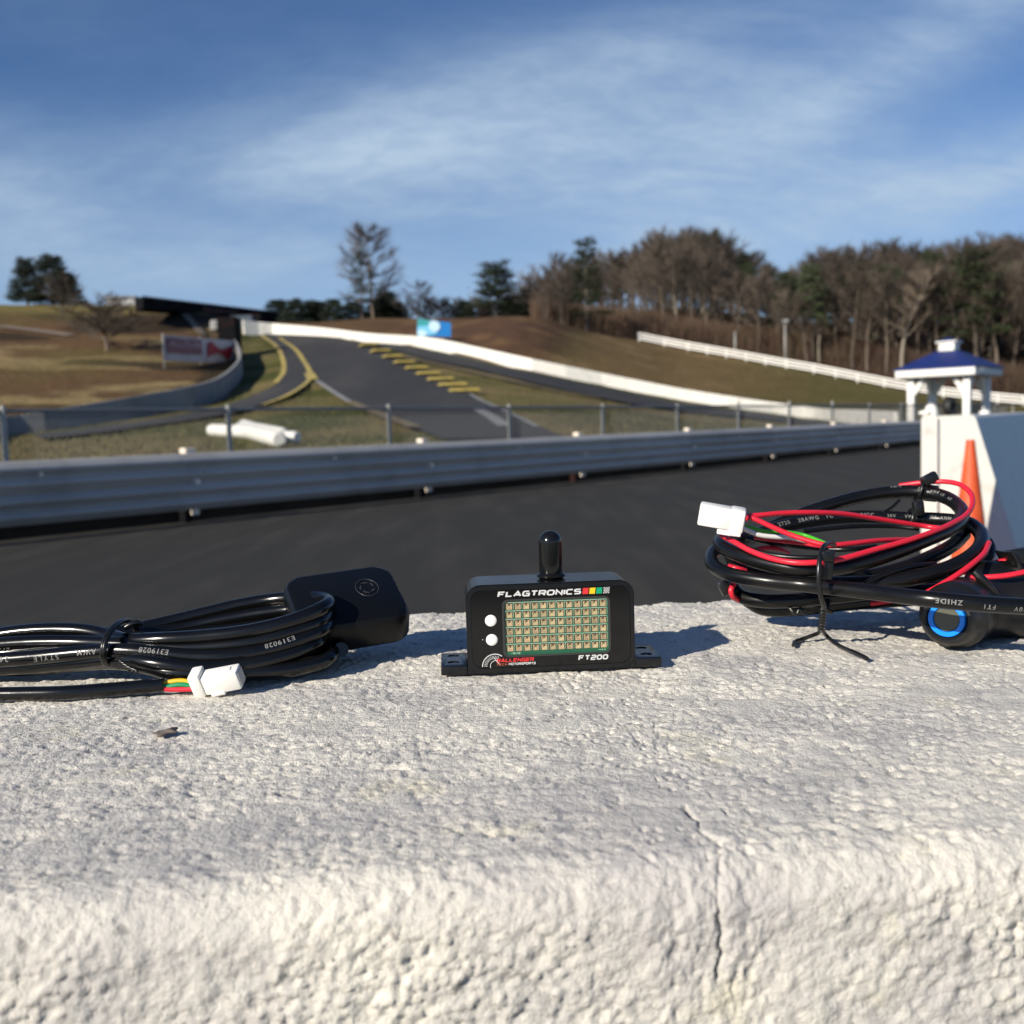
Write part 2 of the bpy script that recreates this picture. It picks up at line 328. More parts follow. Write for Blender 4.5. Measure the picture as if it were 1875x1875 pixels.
# ------------------------------------------------------------------ terrain
COLS = {  # image column : (distance, height) knots of the hillside
    -1500: [(14, 0), (30, .8), (60, 3), (95, 11), (130, 22), (160, 25), (400, 24)],
    0: [(14, 0), (30, .70), (45, 1.0), (62, 1.75), (72, 4.0), (100, 10.5), (130, 17.7), (160, 19.5), (400, 17)],
    250: [(14, 0), (30, .70), (45, 1.3), (66, 2.55), (76, 4.6), (100, 10.6), (128, 16.9), (150, 18.3), (400, 15)],
    340: [(14, 0), (30, .71), (45, 1.5), (68, 3.0), (80, 5.2), (100, 10.0), (124, 16.4), (145, 18.4), (400, 15)],
    410: [(14, 0), (30, .72), (45, 1.6), (70, 3.5), (90, 6.6), (106, 10.4), (120, 14.5), (135, 17.0), (170, 18), (400, 14)],
    450: [(14, 0), (30, .72), (45, 1.7), (70, 3.7), (92, 6.7), (108, 9.9), (122, 12.6), (140, 16.2), (170, 17.6), (400, 14)],
    520: [(14, 0), (30, .74), (45, 1.9), (70, 4.2), (90, 6.9), (110, 10.3), (124, 12.8), (145, 16.0), (175, 17.6), (400, 15)],
    700: [(14, 0), (30, .78), (50, 2.3), (75, 5.2), (95, 7.9), (110, 10.1), (122, 13.2), (135, 15.3), (160, 16.3), (400, 15)],
    975: [(14, 0), (30, .75), (50, 2.0), (70, 3.9), (88, 5.8), (98, 9.5), (112, 12.8), (126, 14.0), (160, 15), (400, 17)],
    1100: [(14, 0), (30, .66), (50, 1.5), (72, 3.1), (88, 4.35), (102, 7.8), (120, 11.2), (140, 12.9), (165, 17), (230, 24), (400, 26)],
    1250: [(14, 0), (30, .5), (60, 1.2), (78, 2.1), (88, 2.85), (108, 6.3), (128, 9.6), (140, 11.6), (170, 18.0), (230, 26), (400, 32)],
    1500: [(14, 0), (30, .3), (60, .5), (88, .92), (103, 3.4), (118, 6.0), (130, 8.2), (170, 13.5), (230, 21.5), (400, 32)],
    1700: [(14, 0), (30, .2), (60, .4), (88, .9), (104, 2.4), (118, 4.1), (130, 5.7), (170, 12.0), (230, 20.5), (400, 32)],
    1900: [(14, 0), (30, .15), (90, .8), (115, 2.0), (125, 3.2), (170, 11.0), (230, 20), (400, 32)],
    3600: [(14, 0), (90, .8), (115, 2.0), (125, 3.0), (170, 8.0), (400, 28)]}
ck = sorted(COLS); UU = np.linspace((-1500 - CX) / F, (3600 - CX) / F, 600); YY = np.concatenate([np.linspace(2, 60, 110), np.linspace(60.5, 200, 260), np.linspace(203, 400, 40)])
prof = np.array([np.interp(YY, [a for a, b in COLS[c]], [b for a, b in COLS[c]]) for c in ck]); cu = np.array([(c - CX) / F for c in ck])
ZZ = np.array([np.interp(UU, cu, prof[:, j]) for j in range(len(YY))]).T
def blur(a, n, ax):
    k = np.hanning(n + 2)[1:-1]; k /= k.sum(); pad = [(0, 0), (0, 0)]; pad[ax] = (n // 2, n // 2)
    b = np.pad(a, pad, mode='edge'); return np.apply_along_axis(lambda r_: np.convolve(r_, k, 'valid'), ax, b)
ZZ = blur(blur(ZZ, 9, 1), 15, 0)
def tz(X, Y):
    u = X / max(Y, .1); fu = (u - UU[0]) / (UU[1] - UU[0]); fu = min(max(fu, 0), len(UU) - 1.001); iu = int(fu); fu -= iu
    j = int(np.searchsorted(YY, Y)) - 1; j = min(max(j, 0), len(YY) - 2); fj = min(max((Y - YY[j]) / (YY[j + 1] - YY[j]), 0), 1)
    return float((ZZ[iu, j] * (1 - fu) + ZZ[iu + 1, j] * fu) * (1 - fj) + (ZZ[iu, j + 1] * (1 - fu) + ZZ[iu + 1, j + 1] * fu) * fj)
def T(px, py, start=12.0, dz=0.0):
    """where the sight line through a photo point meets the hillside"""
    r = ray(px, py); r = r / r.y; y = start; prev = start
    while y < 400:
        p = CAM + r * y
        if p.z <= tz(p.x, y) + 0.0: break
        prev = y; y += max(.15, y * .003)
    if y >= 400: return T(px, py + 2, start, dz) if py < 900 else None
    a, b = prev, y
    for _ in range(14):
        c = (a + b) / 2; p = CAM + r * c
        if p.z <= tz(p.x, c): b = c
        else: a = c
    p = CAM + r * b; return Vector((p.x, p.y, tz(p.x, b) + dz))
def at_depth(px, Y, dz=0):     # ground point in image column px at distance Y
    r = ray(px, 700); X = r.x / r.y * Y; return Vector((X, Y, tz(X, Y) + dz))
# terrain mesh with land-cover colours, tree shadows painted into the left hill
nu, ny = len(UU), len(YY); XX = UU[:, None] * YY[None, :]; YG = np.repeat(YY[None, :], nu, 0)
Zt = ZZ + (fbm(XX * .25, YG * .25, 3, 3) - .5) * .22 * sstep(30, 70, YG)
sd_r = (XX + 5.25) * .79 - (YG - 10.9) * .613; Zt = np.where(sd_r > -1.25, -.08, np.where(sd_r > -1.9, np.minimum(Zt, .0), np.maximum(Zt, .10)))
V = np.stack([XX, YG, Zt], -1).reshape(-1, 3)
idx = np.arange(nu * ny).reshape(nu, ny); q = np.stack([idx[:-1, :-1], idx[1:, :-1], idx[1:, 1:], idx[:-1, 1:]], -1).reshape(-1, 4)
me = bpy.data.meshes.new('hillside'); me.vertices.add(len(V)); me.vertices.foreach_set('co', V.ravel()); me.loops.add(q.size); me.loops.foreach_set('vertex_index', q.ravel())
me.polygons.add(len(q)); me.polygons.foreach_set('loop_start', np.arange(0, q.size, 4)); me.polygons.foreach_set('loop_total', np.full(len(q), 4)); me.update(calc_edges=True)
D = V - np.array(CAM); dd = D @ np.array(fwd); PX = CX + F * (D @ np.array(rt)) / dd; PY = CX - F * (D @ np.array(up)) / dd
xw, yw = V[:, 0], V[:, 1]
n1 = fbm(xw * .06, yw * .10, 4, 21); n2 = fbm(xw * .3, yw * .3, 4, 31); n3 = fbm(PX * .004 + 3, PY * .045, 4, 41)
def C(*c): return np.array(c)[None, :]
def mixc(a, b, t): return a * (1 - t[:, None]) + b * t[:, None]
green = C(.062, .068, .018); olive = C(.125, .108, .042); tan = C(.25, .185, .09); brown = C(.125, .075, .037); dark = C(.032, .023, .014); mulch = C(.084, .048, .029)
col = mixc(green + 0 * V, olive + 0 * V, sstep(.40, .62, n2)); col = mixc(col, tan * .8 + 0 * V, sstep(.52, .75, n1) * .7)
col = mixc(col, tan * .75 + 0 * V, (1 - sstep(.5, .72, np.abs(PX - 150) / 400)) * sstep(790, 812, PY) * .7)
# left hillside
curve_y = np.interp(PX, [-600, 0, 150, 300, 380, 430, 446], [860, 800, 782, 758, 742, 712, 600])
lm = (1 - sstep(430, 450, PX)) * (1 - sstep(-14, 0, PY - curve_y))
hill = mixc(brown * .85 + 0 * V, tan * .95 + 0 * V, sstep(.50, .62, n3) * .9); hill = mixc(hill, dark + 0 * V, sstep(.48, .58, fbm(PX * .0045 + 9, PY * .06, 3, 77)) * .9)  # dark streaks paint tree shadows into the slope's colour
hill = mixc(hill, C(.10, .085, .03) + 0 * V, sstep(.5, .7, n1) * .5); hill = mixc(hill, C(.15, .12, .045) + 0 * V, 1 - sstep(566, 580, PY))
col = mixc(col, hill, lm)
# bank behind the long white wall
wall_y = np.interp(PX, [400, 520, 620, 700, 800, 870, 975, 1100, 1250, 1350, 1475, 1620, 1900], [590, 612, 618, 627, 640, 656, 678, 703, 733, 748, 765, 782, 800])
bm_ = sstep(440, 470, PX) * (1 - sstep(-2, 1, PY - wall_y)) * (1 - sstep(1000, 1110, PX + (PY - 620) * .6))
bank = mixc(mulch + 0 * V, brown * 1.1 + 0 * V, sstep(.45, .7, n2)); bank = mixc(bank, C(.12, .075, .035) + 0 * V, (1 - sstep(620, 760, PX)) * .6)
rm = sstep(1000, 1110, PX + (PY - 620) * .6) * (1 - sstep(-2, 1, PY - wall_y))
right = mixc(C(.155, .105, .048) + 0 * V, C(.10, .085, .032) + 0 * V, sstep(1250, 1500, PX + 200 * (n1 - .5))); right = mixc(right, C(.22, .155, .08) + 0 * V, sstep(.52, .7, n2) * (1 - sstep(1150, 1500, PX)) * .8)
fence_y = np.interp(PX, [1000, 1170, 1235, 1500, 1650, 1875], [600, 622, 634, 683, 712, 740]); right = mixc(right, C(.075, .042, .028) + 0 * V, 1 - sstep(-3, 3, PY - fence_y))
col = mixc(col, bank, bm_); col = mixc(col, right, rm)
col = col * (0.8 + .4 * fbm(xw * 1.3, yw * 1.3, 3, 55))[:, None]
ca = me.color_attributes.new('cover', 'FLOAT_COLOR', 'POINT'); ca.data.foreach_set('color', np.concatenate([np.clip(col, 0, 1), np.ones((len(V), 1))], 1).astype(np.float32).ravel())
gm = mat('ground_cover', (.1, .1, .1), .95, spec=.1, bump=[(1.5, .6, .15), (9, .5, .04)]); t = gm.node_tree; vc = nd(t, 'ShaderNodeVertexColor', layer_name='cover')
nz = nd(t, 'ShaderNodeTexNoise'); nz.inputs['Scale'].default_value = 3; nz.inputs['Detail'].default_value = 8; mr = nd(t, 'ShaderNodeMapRange'); mr.inputs['To Min'].default_value = .6; mr.inputs['To Max'].default_value = 1.4
mr.inputs['From Min'].default_value = .25; mr.inputs['From Max'].default_value = .75
co = nd(t, 'ShaderNodeTexCoord'); t.links.new(co.outputs['Object'], nz.inputs['Vector']); t.links.new(nz.outputs['Fac'], mr.inputs['Value'])
x = nd(t, 'ShaderNodeMix', data_type='RGBA', blend_type='MULTIPLY'); x.inputs['Factor'].default_value = 1; t.links.new(vc.outputs['Color'], x.inputs['A']); t.links.new(mr.outputs[0], x.inputs['B']); t.links.new(x.outputs['Result'], t.nodes['Principled BSDF'].inputs['Base Color'])
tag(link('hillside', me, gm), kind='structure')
gp = raw('ground', [(-2500, -2500, -.06), (2500, -2500, -.06), (2500, 2500, -.06), (-2500, 2500, -.06)], [(0, 1, 2, 3)])
tag(link('ground', gp, mat('far_grass', (.09, .085, .035), .95, noise=[(.02, 5, (.13, .10, .05), .4, .7)])), kind='structure')

# ------------------------------------------------------------------ race track in front of the guardrail
rd = Vector((.613, .79, 0)).normalized(); rn = Vector((rd.y, -rd.x, 0)); R0 = Vector((-5.25, 10.9, 0))
def rl(s, off=0, z=0): return R0 + rd * s + rn * off + Vector((0, 0, z))
vs = []; fs = []; NS = 60
for i in range(NS + 1):
    for j in range(9): vs.append(rl(-60 + 170 * i / NS, -.7 + 28 * (j / 8), .012))
for i in range(NS):
    for j in range(8): a = i * 9 + j; fs.append((a, a + 9, a + 10, a + 1))
tag(link('race_track', raw('race_track', vs, fs), M['asphalt']), kind='structure')

vs = []
for s_ in (-60, 110):
    for (o1, z1) in ((-.30, -.05), (-.30, .19), (-.33, .205), (-.52, .205), (-.52, -.05)): vs.append(rl(s_, o1, z1))
tag(link('kerb', raw('kerb', vs, [(i, i + 1, i + 6, i + 5) for i in range(4)]), M['asphalt'], smooth=False), kind='structure')  # added dark strip, stands for the rail's shadow band and hides fence feet
def ribbon(name, Ls, Rs, m_, dz=.05, nseg=8, ncross=8):
    """road sheet that follows the hillside between two traced edges"""
    Lw = catmull([T(*p) for p in Ls], 1.5); Rw = catmull([T(*p) for p in Rs], 1.5); n = max(len(Lw), len(Rw))
    def res(a):
        o = []
        for i in range(n):
            f_ = i * (len(a) - 1) / (n - 1); k = min(int(f_), len(a) - 2); o.append(a[k].lerp(a[k + 1], f_ - k))
        return o
    Lw, Rw = res(Lw), res(Rw); vs = []; fs = []
    for a, b in zip(Lw, Rw):
        for j in range(ncross + 1):
            p = a.lerp(b, j / ncross); vs.append((p.x, p.y, tz(p.x, p.y) + dz + .11))
    for i in range(n - 1):
        for j in range(ncross): a = i * (ncross + 1) + j; fs.append((a, a + 1, a + ncross + 2, a + ncross + 1))
    o = link(name, raw(name, vs, fs), m_); return tag(o, kind='structure')
ribbon('hill_road', [(478, 613), (500, 628), (530, 650), (552, 672), (575, 700), (640, 740), (700, 766), (770, 796), (810, 814)],
       [(625, 621), (662, 632), (722, 655), (775, 680), (835, 712), (905, 748), (960, 775), (1010, 800), (1045, 815)], M['road_far'], ncross=14)
ribbon('pit_road_and_wall_shade', [(470, 616), (500, 635), (517, 665), (517, 690), (500, 712), (460, 730), (380, 756), (250, 778), (60, 802)],  # tapered left end is a dark strip painting in the curved wall's shadow
       [(500, 616), (535, 640), (560, 672), (568, 694), (545, 718), (490, 742), (420, 764), (280, 784), (80, 810)], M['road_far'], dz=.055)
ribbon('return_road', [(640, 622), (720, 634), (800, 647), (870, 661), (975, 686), (1100, 712), (1250, 742), (1400, 764), (1560, 781)],
       [(664, 631), (740, 650), (850, 675), (930, 694), (1000, 711), (1120, 737), (1250, 757), (1400, 772), (1560, 788)], M['road_far'], dz=.055)
def line(name, pts, wd, m_, dz=.075):
    path = catmull([T(*p) for p in pts], 1.2); vs = []; fs = []
    for i, p in enumerate(path):
        d = (path[min(i + 1, len(path) - 1)] - path[max(i - 1, 0)]); d.z = 0; d.normalize(); s = Vector((-d.y, d.x, 0))
        for k in (-1, 0, 1): v = p + s * (wd / 2 * k); vs.append((v.x, v.y, tz(v.x, v.y) + dz + .11))
    for i in range(len(path) - 1):
        for k in (0, 1): a = i * 3 + k; fs.append((a, a + 3, a + 4, a + 1))
    return tag(link(name, raw(name, vs, fs), m_), kind='structure')
line('yellow_line', [(480, 617), (505, 636), (518, 662), (518, 688), (505, 705)], .36, M['yellow'])
line('yellow_line', [(512, 621), (540, 642), (560, 670), (571, 694)], .36, M['yellow'])
line('yellow_line', [(571, 694), (550, 715), (515, 735), (480, 748)], .30, M['yellow'])
line('yellow_nose', [(566, 688), (574, 700)], .7, M['yellow'], .085)
line('white_line', [(580, 702), (610, 723), (640, 742)], .3, M['white_paint'])
line('white_line', [(862, 728), (900, 748), (935, 765), (985, 792)], .22, M['white_paint'])
line('white_line', [(872, 755), (900, 772), (925, 790)], .45, M['white_paint'])
line('grass_verge', [(725, 652), (790, 668), (860, 684), (930, 700), (1000, 716), (1100, 735)], .8, mat('dry_verge', (.15, .115, .06), .95))
line('grass_verge', [(640, 742), (700, 768), (760, 792)], .5, M_v := bpy.data.materials['dry_verge'])
line('grass_verge', [(830, 650), (900, 668), (975, 686), (1100, 710), (1250, 740), (1400, 762)], .7, M_v)
# yellow kerb blocks
for i in range(9):
    a = (673 + 22.0 * i, 637 + 10.6 * i); p = T(*a); pn = T(a[0] + 20, a[1] + 9.6); d = (pn - p); d.z = 0; d.normalize()
    L_ = (pn - p).length * .50
    bm = bmesh.new(); u = Vector((-d.y, d.x, 0)); v_ = d; wd = 1.5
    o_c = Vector((p.x, p.y, tz(p.x, p.y) + .16 + .05))
    box_bm(bm, (0, 0, 0), (wd, L_ * 1.02, .16), (u, v_, Vector((0, 0, 1))), .02, 1)
    o = link('kerb_block', bm_mesh(bm), M['yellow'], smooth=False); o.location = o_c
    tag(o, ('topmost yellow kerb block at the far end of the row by the hill road' if i == 0 else 'nearest yellow kerb block at the low end of the row by the hill road' if i == 8 else 'yellow painted kerb block, number %s down the row beside the hill road' % ['', 'two', 'three', 'four', 'five', 'six', 'seven', 'eight'][i]), 'kerb block', 'yellow kerb blocks between road and grass')

# walls ----------------------------------------------------------------------
def wall_run(name, pts, h, th, m_, label, cat, h_list=None, sink=.6, pieces=False):
    path = catmull([T(*p) for p in pts], 2.2); n = len(path); root = empty(name, path[0], label, cat); 
    prof_n = []
    for i, p in enumerate(path):
        d = path[min(i + 1, n - 1)] - path[max(i - 1, 0)]; d.z = 0; d.normalize(); s = Vector((-d.y, d.x, 0))
        hh = h if h_list is None else float(np.interp(i / (n - 1), np.linspace(0, 1, len(h_list)), h_list))
        prof_n.append((p, s, hh))
    k = 0; step = 3
    cap_mat = m_
    while k < n - 1:
        e = min(k + step, n - 1); vs = []; fs = []
        for q_ in range(k, e + 1):
            p, s, hh = prof_n[q_]; gap = .012 if q_ in (k, e) else 0
            z0, z1 = p.z - sink, p.z + hh
            for (o1, z) in ((-th, z0), (-th * .62, z1 - .04), (-th * .52, z1), (th * .52, z1), (th * .62, z1 - .04), (th, z0)): vs.append(p + s * o1 * .5 + Vector((0, 0, z - p.z)))
        m1 = e - k
        for a in range(m1):
            for b in range(5): i0 = a * 6 + b; fs.append((i0, i0 + 1, i0 + 7, i0 + 6))
        fs.append(tuple(range(6))[::-1]); fs.append(tuple(m1 * 6 + b for b in range(6)))
        link('wall_panel', raw('wall_panel', vs, fs), m_, root, smooth=False); k = e
    return root, path
wall_run('concrete_wall', [(446, 612), (500, 613), (560, 614), (620, 619), (700, 628), (800, 641), (870, 656), (975, 679), (1100, 704), (1250, 733), (1350, 748), (1475, 765), (1560, 776), (1640, 785)], .95, .35, M['white_wall'],
         'long low white concrete wall sweeping down beside the hill road', 'wall', h_list=[1.5, 1.0, .8, .95, 1.0, .95, .95, .9, .9, .9, .9, .85])
wall_run('curved_wall', [(-260, 838), (-100, 818), (0, 800), (80, 791), (150, 781), (230, 770), (300, 757), (350, 748), (390, 736), (420, 716), (437, 697), (441, 677), (436, 662), (430, 650)], 1.15, .35, M['grey_wall'],
         'grey concrete wall curving left below the brown hillside', 'wall', h_list=[.9, .9, .95, 1.2, 1.3, 1.4, 1.5, 1.5])

# guardrail ------------------------------------------------------------------
gr = empty('guardrail', R0, 'double galvanised steel guardrail with two corrugated beams beside the dark track', 'guardrail')
wprof = [(-.045, .140), (-.030, .154), (-.004, .158), (.020, .152), (.030, .135), (.075, .095), (.085, .075), (.080, .055), (.012, .018), (.0, 0), (.012, -.018), (.080, -.055), (.085, -.075), (.075, -.095), (.030, -.135), (.022, -.150), (-.005, -.155)]
def beam_bm(s0, s1, zc):
    vs = []; fs = []; n = len(wprof)
    for s in (s0, s1):
        for (o1, z) in wprof: vs.append(rl(s, o1 + .05, zc + z * 1.07))
        for (o1, z) in wprof: vs.append(rl(s, o1 + .046, zc + z * 1.07))
    for b in range(n - 1):
        fs.append((b, b + 1, b + 1 + 2 * n, b + 2 * n)); fs.append((n + b + 1, n + b, n + b + 2 * n, n + b + 1 + 2 * n))
    fs.append((0, n, 3 * n, 2 * n)); fs.append((n - 1, 3 * n - 1, 4 * n - 1, 2 * n - 1)[::-1])
    return raw('beam', vs, fs)
ZU, ZL = .680, .342; SP = 4.16
def rise(s): return 0
for i in range(-2, 14):
    s0 = 2.31 - .2 + SP * i
    for zc in (ZU, ZL):
        o = link('beam', beam_bm(s0, s0 + SP - .003, zc), M['galv'], gr); auto_smooth(o, 50)
    bm = bmesh.new(); axr = (rd, rn, Vector((0, 0, 1)))
    box_bm(bm, rl(2.31 + SP * i, -.15, .40), (.10, .12, .80), axr, .008, 1); link('post', bm_mesh(bm), M['dark_steel'], gr, smooth=False)
    bm = bmesh.new(); box_bm(bm, rl(2.31 + SP * i, -.04, .878), (.15, .12, .07), axr, .01, 1); link('spacer_block', bm_mesh(bm), M['bolt'], gr, smooth=False)
    bm = bmesh.new(); cyl(bm, rl(2.31 + SP * i, .05, .115), rl(2.31 + SP * i, .05, .175), .05, .05, 14); link('spacer_block', bm_mesh(bm), M['bolt'], gr, smooth=False)
    bm = bmesh.new(); cyl(bm, rl(2.31 + SP * i, .06, .508), rl(2.31 + SP * i, .14, .508), .045, .035, 12); link('bolt', bm_mesh(bm), M['bolt2'], gr, smooth=False)
    bm = bmesh.new(); cyl(bm, rl(.40 + SP * i, .055, .70), rl(.40 + SP * i, .10, .70), .032, .022, 12); link('bolt', bm_mesh(bm), M['bolt2'], gr, smooth=False)
    for dx in (-.12, .10):
        bm = bmesh.new(); cyl(bm, rl(2.31 + SP * i + dx, .12, .62), rl(2.31 + SP * i + dx, .15, .62), .014, .010, 8); link('bolt', bm_mesh(bm), M['galv'], gr, smooth=False)

# chain link fence -----------------------------------------------------------
fd = Vector((1.856, 2.357, 0)).normalized(); fn = Vector((fd.y, -fd.x, 0)); F0 = Vector((-3.71, 14.1, 0)); FT = 1.45
cf = empty('chain_link_fence', F0, 'low chain link fence on thin grey posts behind the guardrail', 'fence')
def fz(p): return tz(p.x, p.y)
def fp(s, z, off=0):
    p = F0 + fd * s + fn * off; p.z = z; return p
for i in range(-4, 22):
    p = fp(3 * i, 0); top = FT + (.06 if i in (5, 6, 7) else 0); bm = bmesh.new(); cyl(bm, (p.x, p.y, -.2), (p.x, p.y, top - .02), .034, .034, 10); cyl(bm, (p.x, p.y, top - .02), (p.x, p.y, top + .0), .036, .02, 10)
    o = link('post', bm_mesh(bm), M['post_grey'], cf); auto_smooth(o)
    bm = bmesh.new(); cyl(bm, fp(3 * i, FT - .06), fp(3 * i + 3, FT - .06), .022, .022, 8); o = link('top_rail', bm_mesh(bm), M['wire'], cf); auto_smooth(o)
pcs = []; rw = .0040
for k in range(0, 640):
    for sgn in (1, -1):
        s = -8 + k * .075; h0, h1 = .15, FT - .06; a = fp(s, h0, .02 * sgn * .2); b = fp(s + sgn * (h1 - h0), h1, .02 * sgn * .2); vs = []
        for q_, p in ((0, a), (1, b)):
            vs += [p + fn * rw, p - fn * rw * .5 + fd * rw * .9, p - fn * rw * .5 - fd * rw * .9]
        pcs.append((vs, [(0, 1, 4, 3), (1, 2, 5, 4), (2, 0, 3, 5)]))
tag(multi('chain_mesh', pcs, M['wire'], cf), kind='stuff')

# white wrapped foam barriers ------------------------------------------------
def foam(pa, pb, dia, label, m_=M['white_plastic'], strap=True):
    a = T(*pa); b = T(*pb); a.z = tz(a.x, a.y) + dia / 2; b.z = tz(b.x, b.y) + dia / 2; d = (b - a); Ln = d.length; dn = d / Ln
    root = empty('foam_barrier', (a + b) / 2, label, 'barrier', 'white wrapped barriers on the grass')
    o = lathe('body', a, dn, [(0, 0), (dia * .35, .0), (dia * .47, .05), (dia * .5, .15), (dia * .5, Ln - .15), (dia * .47, Ln - .05), (dia * .35, Ln), (0, Ln)], m_, root, 20)
    if strap:
        for f_ in (.3, .7): lathe('strap', a + dn * Ln * f_, dn, [(dia * .5, -.05), (dia * .515, -.05), (dia * .515, .05), (dia * .5, .05)], M['white'], root, 20)
foam((388, 799), (458, 804), .42, 'leftmost white wrapped foam barrier lying on the grass behind the fence')
foam((440, 799), (512, 820), .46, 'longest white wrapped foam barrier lying slantwise on the grass behind the fence')
foam((446, 786), (470, 795), .36, 'short white foam barrier lying behind the two front ones')
foam((470, 793), (520, 804), .34, 'thin white foam barrier lying at the back of the heap')
foam((513, 812), (545, 813), .36, 'short bluish foam barrier at the right end of the heap', M['white_plastic'], False)

# banner on the hillside -----------------------------------------------------
def sheet_grid(c, U, Vv, nu_, nv_, amp=.0, seed=1):
    """cloth sheet with real thickness and sag; c centre, U, Vv full extent vectors"""
    nrm = U.cross(Vv).normalized(); vs = []; fs = []
    for side in (0, 1):
        for j in range(nv_ + 1):
            for i in range(nu_ + 1):
                a = i / nu_; b = j / nv_; wv = amp * math.sin(a * 13 + seed) * math.sin(b * 4 + seed)
                vs.append(c + U * (a - .5) + Vv * (b - .5) + nrm * (wv - .012 * side))
    n1_ = (nu_ + 1) * (nv_ + 1)
    for side in (0, 1):
        for j in range(nv_):
            for i in range(nu_):
                a = side * n1_ + j * (nu_ + 1) + i; f_ = (a, a + 1, a + nu_ + 2, a + nu_ + 1); fs.append(f_ if side == 0 else f_[::-1])
    return vs, fs
def text_mesh(s, size=1.0, bold=0.0, shear=0, spacing=1.0):
    c = bpy.data.curves.new('t', 'FONT'); c.body = s; c.size = size; c.offset = bold; c.shear = shear; c.resolution_u = 3; c.space_character = spacing
    o = bpy.data.objects.new('t', c); COL.objects.link(o); dg = bpy.context.evaluated_depsgraph_get(); me_ = bpy.data.meshes.new_from_object(o.evaluated_get(dg)); 
    bm = bmesh.new(); bm.from_mesh(me_)
    for k in range(1, 8): bmesh.ops.bisect_plane(bm, geom=list(bm.verts) + list(bm.edges) + list(bm.faces), plane_co=(0, k * .092 * size, 0), plane_no=(0, 1, 0), dist=1e-5)
    bm.verts.index_update(); vs = [v.co.copy() for v in bm.verts]; fs = [tuple(v.index for v in f.verts) for f in bm.faces]; bm.free()
    bpy.data.objects.remove(o); bpy.data.meshes.remove(me_); return vs, fs
bl = T(300, 666); k_ = (bl - CAM).dot(fwd); bl = P(300, 664, k_ - 2.5); br = P(432, 669, k_ + 9.5); br.z = bl.z + .3 * 0 + (br.z - bl.z); bc = (bl + br) / 2; U = (br - bl); dist = bc.y
hgt = 44 / F * dist; Uz = U.copy()
ban = empty('banner', bc, 'printed trackside banner with a red bow tie emblem on its white half, below the footbridge', 'banner')
up1 = Vector((.0, .12, 1)).normalized(); cc0 = bc + Vector((0, -.05, hgt * .5 + .15))
M['ban_pink'] = mat('banner_rose', (.20, .085, .105), .6); M['ban_white'] = mat('banner_white', (.50, .48, .50), .6, noise=[(1, 4, (.4, .39, .41), .4, .7)]); M['ban_red'] = mat('banner_red', (.28, .012, .03), .6)
vs, fs = sheet_grid(cc0, Uz, up1 * hgt, 24, 6, .04); link('cloth', raw('cloth', vs, fs), M['ban_white'], ban)
nb = Uz.cross(up1).normalized(); nb = nb if nb.y < 0 else -nb
vs, fs = sheet_grid(cc0 - Uz * .235 + up1 * hgt * .10 + nb * .06, Uz * .47, up1 * hgt * .62, 12, 4, .03); link('rose_panel', raw('p', vs, fs), M['ban_pink'], ban)
tv, tf = text_mesh('ALLTUB', 1, .02); w_ = max(v.x for v in tv)
un = Uz.normalized(); vs = [cc0 - Uz * .44 + un * (v.x / w_ * Uz.length * .40) + up1 * (v.y * hgt * .30 + hgt * .08) + nb * .13 for v in tv]; link('lettering', raw('l', vs, tf), mat('banner_print', (.42, .33, .37), .6), ban, smooth=False)
bow = [(-.42, .30), (-.30, .42), (-.05, .12), (.05, .08), (.36, .26), (.44, .20), (.40, -.05), (.28, -.42), (.05, -.14), (-.05, -.10), (-.34, -.24), (-.44, -.34)]
vs = [cc0 + Uz * (.26 + x_ * .44) + up1 * (hgt * y_ * .92) + nb * k for k in (.12, .10) for x_, y_ in bow]; nB = len(bow)
link('bow_tie_emblem', raw('b', vs, [tuple(range(nB)), tuple(range(nB, 2 * nB))[::-1]] + [(i, (i + 1) % nB, nB + (i + 1) % nB, nB + i) for i in range(nB)]), M['ban_red'], ban, smooth=False)
for f_ in (-.5, -.02, .5):
    bm = bmesh.new(); c = cc0 + Uz * f_ + Vector((0, .12, 0)); cyl(bm, (c.x, c.y, c.z - hgt), (c.x, c.y, c.z + hgt * .55), .06, .06, 8); link('post', bm_mesh(bm), M['post_grey'], ban)
# blue swirl sign ------------------------------------------------------------
sc_ = T(792, 634); sd_ = sc_.y; sw = 62 / F * sd_; sh = 33 / F * sd_
sg = empty('trackside_sign', sc_, 'blue and teal sign with a white swirl on the brown bank above the white wall', 'sign')
M['sig'] = mat('sign_blue', (.0, .17, .50), .5); M['sig_t'] = mat('sign_teal', (.03, .30, .32), .5); M['sig_l'] = mat('sign_light_blue', (.18, .52, .78), .5); M['sig_w'] = mat('sign_white', (.52, .72, .84), .5)
c0 = P(795, 602, (sc_ - CAM).dot(fwd) + .8); ux = Vector((.985, .0, -.10)); uz = Vector((.03, .05, 1)); ny_ = Vector((0, -1, .02))
def disc(name, pts, m_, k):
    vs = [c0 + ux * (x_ * sw / 2) + uz * (y_ * sh / 2) + ny_ * (.03 * k + q_) for q_ in (0, -.03) for x_, y_ in pts]; n_ = len(pts)
    link(name, raw(name, vs, [tuple(range(n_)), tuple(range(n_, 2 * n_))[::-1]] + [(i, (i + 1) % n_, n_ + (i + 1) % n_, n_ + i) for i in range(n_)]), m_, sg, smooth=False)
disc('board', [(-1, 1), (1, .8), (1, -.75), (-1, -1)], M['sig'], 0)
disc('teal_field', [(-1, .98), (-.25, .92), (-.35, .1), (-1, .05)], M['sig_t'], 1)
